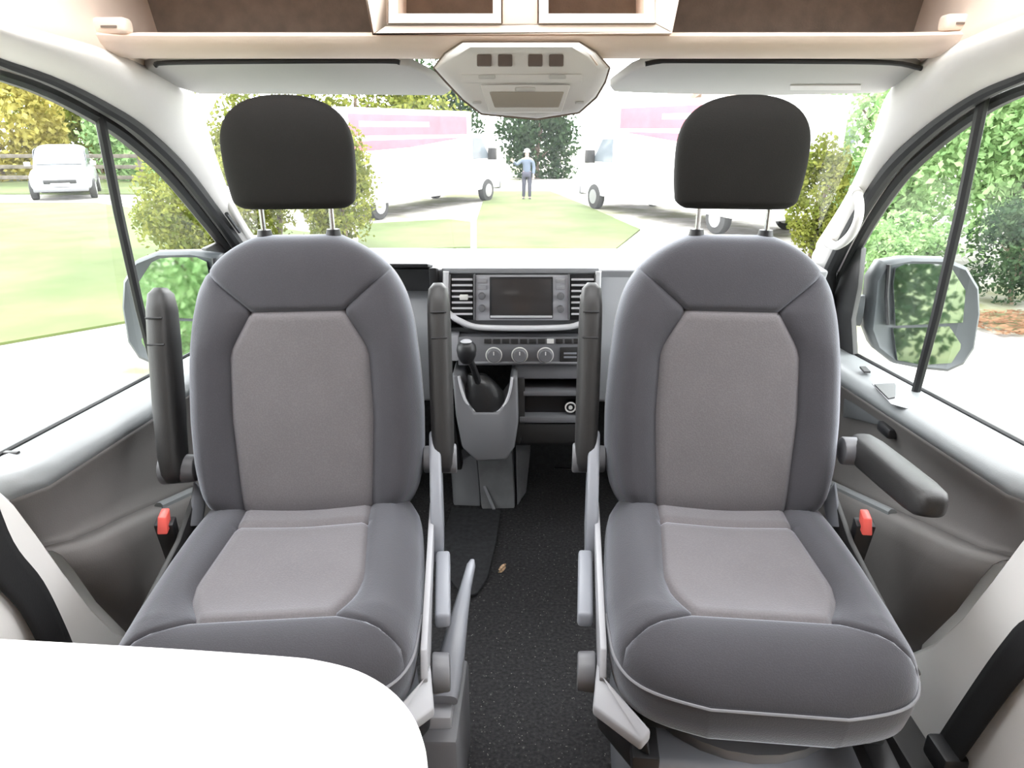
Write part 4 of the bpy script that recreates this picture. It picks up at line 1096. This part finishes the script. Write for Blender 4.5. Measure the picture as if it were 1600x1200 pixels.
# ---- white vans with red livery
def van(label, p0, p1, near_h, cab_len, side, group):
    """box body from the near rear corner p0 to the far front p1 (ground plan); the visible side faces the aisle between the vans"""
    p0, p1 = Vector((*p0, GZ)), Vector((*p1, GZ))
    t = thing('delivery_van', label, 'van', tuple(p0), group=group, local=True, rz=math.atan2(p1.y - p0.y, p1.x - p0.x))
    L = (p1 - p0).length; H = near_h; W = 2.1 * side         # local x: rear to front, local y: away from the viewer's lane
    MB().box((0, min(0, W), .38), (L, max(0, W), H)).build('box_body', 'paint_white', t, bevel=0.05, segs=3)
    y0 = -0.012 if side > 0 else 0.012
    def pl(x0, x1, z0, z1, m, nm, th=.006, slant=0):
        return MB().slab([(x0, y0, z0), (x1, y0, z0), (x1, y0, z1), (x0, y0, z1 - slant)], (0, th if side > 0 else -th, 0)).build(nm, m, t)
    st = pl(.25, L - .3, H - .62, H - .14, 'paint_pink', 'livery_band')
    y0 *= 1.6
    sub(st, pl(.6, L - 2.2, H - .42, H - .30, 'paint_white', 'lettering_strip'))
    y0 /= 1.6
    MB().slab([(.25, y0, H - .98), (L * .45, y0, H - .92), (L - .4, y0, H - .70), (.25, y0, H - .74)], (0, .006 if side > 0 else -.006, 0)).build('livery_sweep', 'paint_pink', t)
    pl(.05, L - .05, .42, .50, 'plastic_light', 'rub_strip')
    for z in (H - 1.15,): pl(.3, L - .3, z, z + .03, 'trim_white', 'panel_joint')
    # rear doors
    yc = W / 2
    for q in (.04, .52):
        MB().box((-.02, min(W * q, W * (q + .44)), .5), (.0, max(W * q, W * (q + .44)), H - .12)).build('rear_door', 'paint_white', t, bevel=.006)
    # cab
    prof = [(L, .38), (L + cab_len, .38), (L + cab_len, 1.05), (L + cab_len * .72, 1.25), (L + cab_len * .35, 2.0), (L, 2.05)]
    cb = MB().slab([(x, .06 * side, z) for x, z in prof], (0, 1.95 * side, 0)).build('cab', 'paint_white', t, bevel=.03, segs=2)
    sw = [(L + .12, 1.3), (L + cab_len * .62, 1.3), (L + cab_len * .36, 1.88), (L + .12, 1.9)]
    sub(cb, MB().slab([(x, .045 * side, z) for x, z in sw], (0, .02 * side, 0)).build('side_window', 'car_glass', t))
    sub(cb, MB().slab([(L + cab_len * .72 - .01, .18 * side, 1.30), (L + cab_len * .38, .2 * side, 1.95), (L + cab_len * .38, 1.88 * side, 1.95), (L + cab_len * .72 - .01, 1.9 * side, 1.30)], (.03, 0, .015)).build('windscreen', 'car_glass', t))
    sub(cb, MB().box((L + cab_len - .05, min(.05 * side, 2.0 * side), .34), (L + cab_len + .08, max(.05 * side, 2.0 * side), .58)).build('bumper', 'plastic_mid', t, bevel=.03))
    sub(cb, MB().box((L + cab_len * .55, min(-.22 * side, .04 * side), 1.25), (L + cab_len * .62, max(-.22 * side, .04 * side), 1.6)).build('wing_mirror', 'plastic_dark', t, bevel=.02))
    for x in (L * .22, L + cab_len * .55):
        for yy in (.02, 1.95):
            wh = MB().tube([(x, yy * side, .34), (x, (yy + .2) * side, .34)], .34, 22).build('wheel', 'tyre', t, bevel=.03)
            sub(wh, MB().tube([(x, (yy - .012) * side, .34), (x, (yy + .02) * side, .34)], .2, 16).build('hubcap', 'hub', t))
    return t
van('white van with red stripe standing on the hedge side of the lane', (-4.15, 16.6), (-1.55, 21.6), 2.62, 1.75, 1, 'white vans')
van('white van with red stripe and dark cab window beside the woodland-side headrest', (4.6, 14.2), (2.35, 19.4), 2.78, 1.9, -1, 'white vans')

# ---- parked car on the far lawn
ct = thing('parked_car', 'silver car parked beyond the lawn seen through the side window', 'car', (-15.6, 24.2, GZ), local=True, rz=R(-62))
def carsec(x, w_, z0, z1, p=4):
    return [Vector((x, sq(k, 28, p)[0] * w_, (z0 + z1) / 2 + sq(k, 28, p)[1] * (z1 - z0) / 2)) for k in range(28)]
MB().rings([carsec(-2.05, .60, .45, .75), carsec(-2.0, .80, .32, .92), carsec(-1.6, .88, .25, 1.0), carsec(0, .90, .22, 1.02), carsec(1.0, .89, .22, 1.0), carsec(1.75, .84, .25, .92), carsec(2.02, .74, .32, .82), carsec(2.08, .6, .42, .7)]).build('body', 'paint_silver', ct, smooth=50)
gh = [carsec(-1.95, .70, .9, 1.05), carsec(-1.7, .74, .9, 1.52), carsec(-1.2, .74, .9, 1.64), carsec(-.3, .74, .9, 1.66), carsec(.35, .72, .9, 1.56), carsec(1.15, .74, .9, 1.02)]
gho = MB().rings(gh).build('cabin', 'paint_silver', ct, smooth=50)
for sd in (-1, 1):
    sub(gho, MB().slab([(-1.5, sd * .742, 1.06), (.75, sd * .742, 1.06), (.3, sd * .735, 1.46), (-.3, sd * .735, 1.54), (-1.4, sd * .735, 1.5)], (0, sd * .012, 0)).build('side_window', 'car_glass', ct))
    for x in (-1.25, 1.3):
        wh = MB().tube([(x, sd * .72, .31), (x, sd * .92, .31)], .31, 22).build('wheel', 'tyre', ct, bevel=.03)
        sub(wh, MB().tube([(x, sd * .90, .31), (x, sd * .93, .31)], .19, 14).build('hubcap', 'hub', ct))
    MB().box((1.93, sd * .62 - .15, .62), (2.06, sd * .62 + .15, .78)).build('headlamp', 'lamp_lens', ct, bevel=.03)
    MB().box((.55, sd * .93 - .09, 1.0), (.68, sd * .93 + .09, 1.14)).build('wing_mirror', 'paint_silver', ct, bevel=.02)
sub(gho, MB().slab([(1.10, -.64, 1.06), (1.10, .64, 1.06), (.42, .58, 1.52), (.42, -.58, 1.52)], (.03, 0, .02)).build('windscreen', 'car_glass', ct))
MB().box((2.02, -.45, .52), (2.10, .45, .64)).build('grille', 'plastic_black', ct, bevel=.02)
MB().box((2.0, -.75, .28), (2.13, .75, .42)).build('bumper', 'plastic_mid', ct, bevel=.03)
MB().box((2.10, -.26, .44), (2.125, .26, .54)).build('number_plate', 'paint_white', ct)

# ---- rail fence behind the car
fe = thing('rail_fence', 'weathered wooden rail fence at the frame edge behind the parked car', 'fence', (-22.0, 28.0, GZ))
for k in range(7):
    x = -27.0 + k * 2.0
    MB().box((x - .06, 27.94, GZ), (x + .06, 28.06, GZ + 1.35)).build('post', 'fence_wood', fe, bevel=.01)
for z in (.35, .75, 1.15):
    MB().box((-27.2, 27.88, GZ + z - .07), (-14.8, 27.94, GZ + z + .07)).build('rail', 'fence_wood', fe, bevel=.01)

# ---- pale house beyond the right-hand shrubs
hx, hy = 9.6, 26.0
hs_ = thing('house', 'pale cream house wall behind the woodland-side headrest', 'house', (hx, hy, GZ))
MB().slab([(hx - 3.5, hy, GZ), (hx + 3.5, hy, GZ), (hx + 3.5, hy, GZ + 3.4), (hx, hy, GZ + 5.6), (hx - 3.5, hy, GZ + 3.4)], (0, 7, 0)).build('wall', 'house_wall', hs_)
for sd in (-1, 1):
    MB().slab([(hx, hy - .3, GZ + 5.75), (hx + sd * 4.0, hy - .3, GZ + 3.15), (hx + sd * 4.0, hy - .3, GZ + 3.0), (hx, hy - .3, GZ + 5.6)], (0, 7.6, 0)).build('roof_slope', 'roof_tile', hs_)
for wx in (-1.7, 1.5):
    f0 = MB().box((hx + wx - .6, hy - .05, GZ + 1.0), (hx + wx + .6, hy + .02, GZ + 2.3)).build('window', 'paint_white', hs_, bevel=.01)
    sub(f0, MB().box((hx + wx - .5, hy - .06, GZ + 1.1), (hx + wx + .5, hy - .04, GZ + 2.2)).build('pane', 'car_glass', hs_))

# ---- person standing on the lane
pp = atZ(823, 312, GZ)
PS = 1.0
pe = thing('person', 'person in a light blue jacket and grey trousers standing on the lane, one arm raised', 'person', (pp.x, pp.y, GZ), local=True)
pe.scale = (0.93, 0.93, 0.93)
def skin_mesh(name, pts, edges, rad, m, parent, root=0, lv=2):
    me = bpy.data.meshes.new(name); me.from_pydata(pts, edges, [])
    o = bpy.data.objects.new(name, me); C.objects.link(o); o.parent = parent
    md = o.modifiers.new('skin', 'SKIN'); md.use_smooth_shade = True
    for k, sv in enumerate(me.skin_vertices[0].data):
        r_ = rad[k]; sv.radius = r_ if hasattr(r_, '__len__') else (r_, r_); sv.use_root = (k == root)
    ms = o.modifiers.new('sub', 'SUBSURF'); ms.levels = lv; ms.render_levels = lv
    me.materials.append(MATS[m]); return o
J_ = {'pel': (0, 0, .86), 'wst': (0, 0, 1.0), 'chs': (0, .01, 1.2), 'nb': (0, .01, 1.34), 'nk': (0, 0, 1.41), 'hd': (0, -.02, 1.49), 'ht': (0, -.01, 1.60),
      'lh': (.09, 0, .84), 'lk': (.10, -.02, .46), 'la': (.10, .02, .07), 'lt': (.11, -.15, .03),
      'rh': (-.09, 0, .84), 'rk': (-.10, -.02, .46), 'ra': (-.11, .02, .07), 'rt': (-.12, -.15, .03),
      'ls': (.18, 0, 1.31), 'le': (.24, .0, 1.06), 'lw': (.22, -.12, .84), 'lf': (.22, -.16, .76),
      'rs': (-.18, 0, 1.31), 're': (-.36, -.10, 1.15), 'rw': (-.47, -.26, 1.27), 'rf': (-.50, -.32, 1.33)}
ids = list(J_); ix = {k: i for i, k in enumerate(ids)}
ed = [('pel','wst'),('wst','chs'),('chs','nb'),('nb','nk'),('nk','hd'),('hd','ht'),('pel','lh'),('lh','lk'),('lk','la'),('la','lt'),('pel','rh'),('rh','rk'),('rk','ra'),('ra','rt'),
      ('nb','ls'),('ls','le'),('le','lw'),('lw','lf'),('nb','rs'),('rs','re'),('re','rw'),('rw','rf')]
rd = {'pel': (.13,.10),'wst': (.12,.09),'chs': (.14,.10),'nb': (.10,.07),'nk': .05,'hd': (.075,.09),'ht': (.06,.07),'lh': .085,'lk': .055,'la': .04,'lt': .03,'rh': .085,'rk': .055,'ra': .04,'rt': .03,
      'ls': .055,'le': .042,'lw': .03,'lf': .028,'rs': .055,'re': .042,'rw': .03,'rf': .028}
skin_mesh('body', [J_[k] for k in ids], [(ix[a], ix[b]) for a, b in ed], [rd[k] for k in ids], 'skin', pe)
def chain(name, keys, edges, grow, m):
    i2 = {k: i for i, k in enumerate(keys)}
    rr_ = [tuple(q + grow for q in rd[k]) if hasattr(rd[k], '__len__') else rd[k] + grow for k in keys]
    return skin_mesh(name, [J_[k] for k in keys], [(i2[a], i2[b]) for a, b in edges], rr_, m, pe)
chain('jacket', ['pel','wst','chs','nb','ls','le','lw','rs','re','rw'], [('pel','wst'),('wst','chs'),('chs','nb'),('nb','ls'),('ls','le'),('le','lw'),('nb','rs'),('rs','re'),('re','rw')], .022, 'jacket_blue')
chain('trousers', ['pel','lh','lk','la','rh','rk','ra'], [('pel','lh'),('lh','lk'),('lk','la'),('pel','rh'),('rh','rk'),('rk','ra')], .018, 'trousers_grey')
hh = [[Vector((r_ * math.cos(2*math.pi*k/18), -.01 + 1.1 * r_ * math.sin(2*math.pi*k/18), z)) for k in range(18)] for r_, z in ((.13, 1.565), (.125, 1.58), (.098, 1.582), (.095, 1.63), (.07, 1.67), (.02, 1.685))]
MB().rings(hh).build('hat', 'cloth_white', pe, smooth=50)
for sd in (-1, 1):
    MB().tube([(sd * .105, .06, .045), (sd * .11, -.06, .05), (sd * .115, -.19, .035)], [.045, .052, .038], 12, flat=((0, 0, 1), .8)).build('shoe', 'shoe', pe)
    MB().tube([(sd * .028, -.100, 1.50), (sd * .028, -.108, 1.50)], .009, 8).build('eye', 'shoe', pe)
MB().tube([(0, -.098, 1.50), (0, -.122, 1.468), (0, -.10, 1.46)], [.008, .014, .008], 8).build('nose', 'skin', pe)
MB().tube([(-.025, -.098, 1.435), (.025, -.098, 1.435)], .006, 6).build('mouth', 'lamp_red', pe)
for sd, w_, f_ in ((1, 'lw', 'lf'), (-1, 'rw', 'rf')):
    a, b = Vector(J_[w_]), Vector(J_[f_]); d_ = (b - a).normalized(); sx = d_.cross(Vector((0, 1, 0.2))).normalized()
    for q in range(4):
        st = b + sx * (q - 1.5) * .016
        MB().tube([st, st + d_ * (.035 + .006 * (q in (1, 2))), st + d_ * .065 + Vector((0, -.015, 0))], [.009, .008, .006], 6).build('finger', 'skin', pe)
    st = a.lerp(b, .5) + sx * .03
    MB().tube([st, st + sx * .025 + d_ * .03, st + sx * .028 + d_ * .05], [.010, .009, .006], 6).build('thumb', 'skin', pe)

for o in bpy.data.objects:
    if '_world' in o: del o['_world']
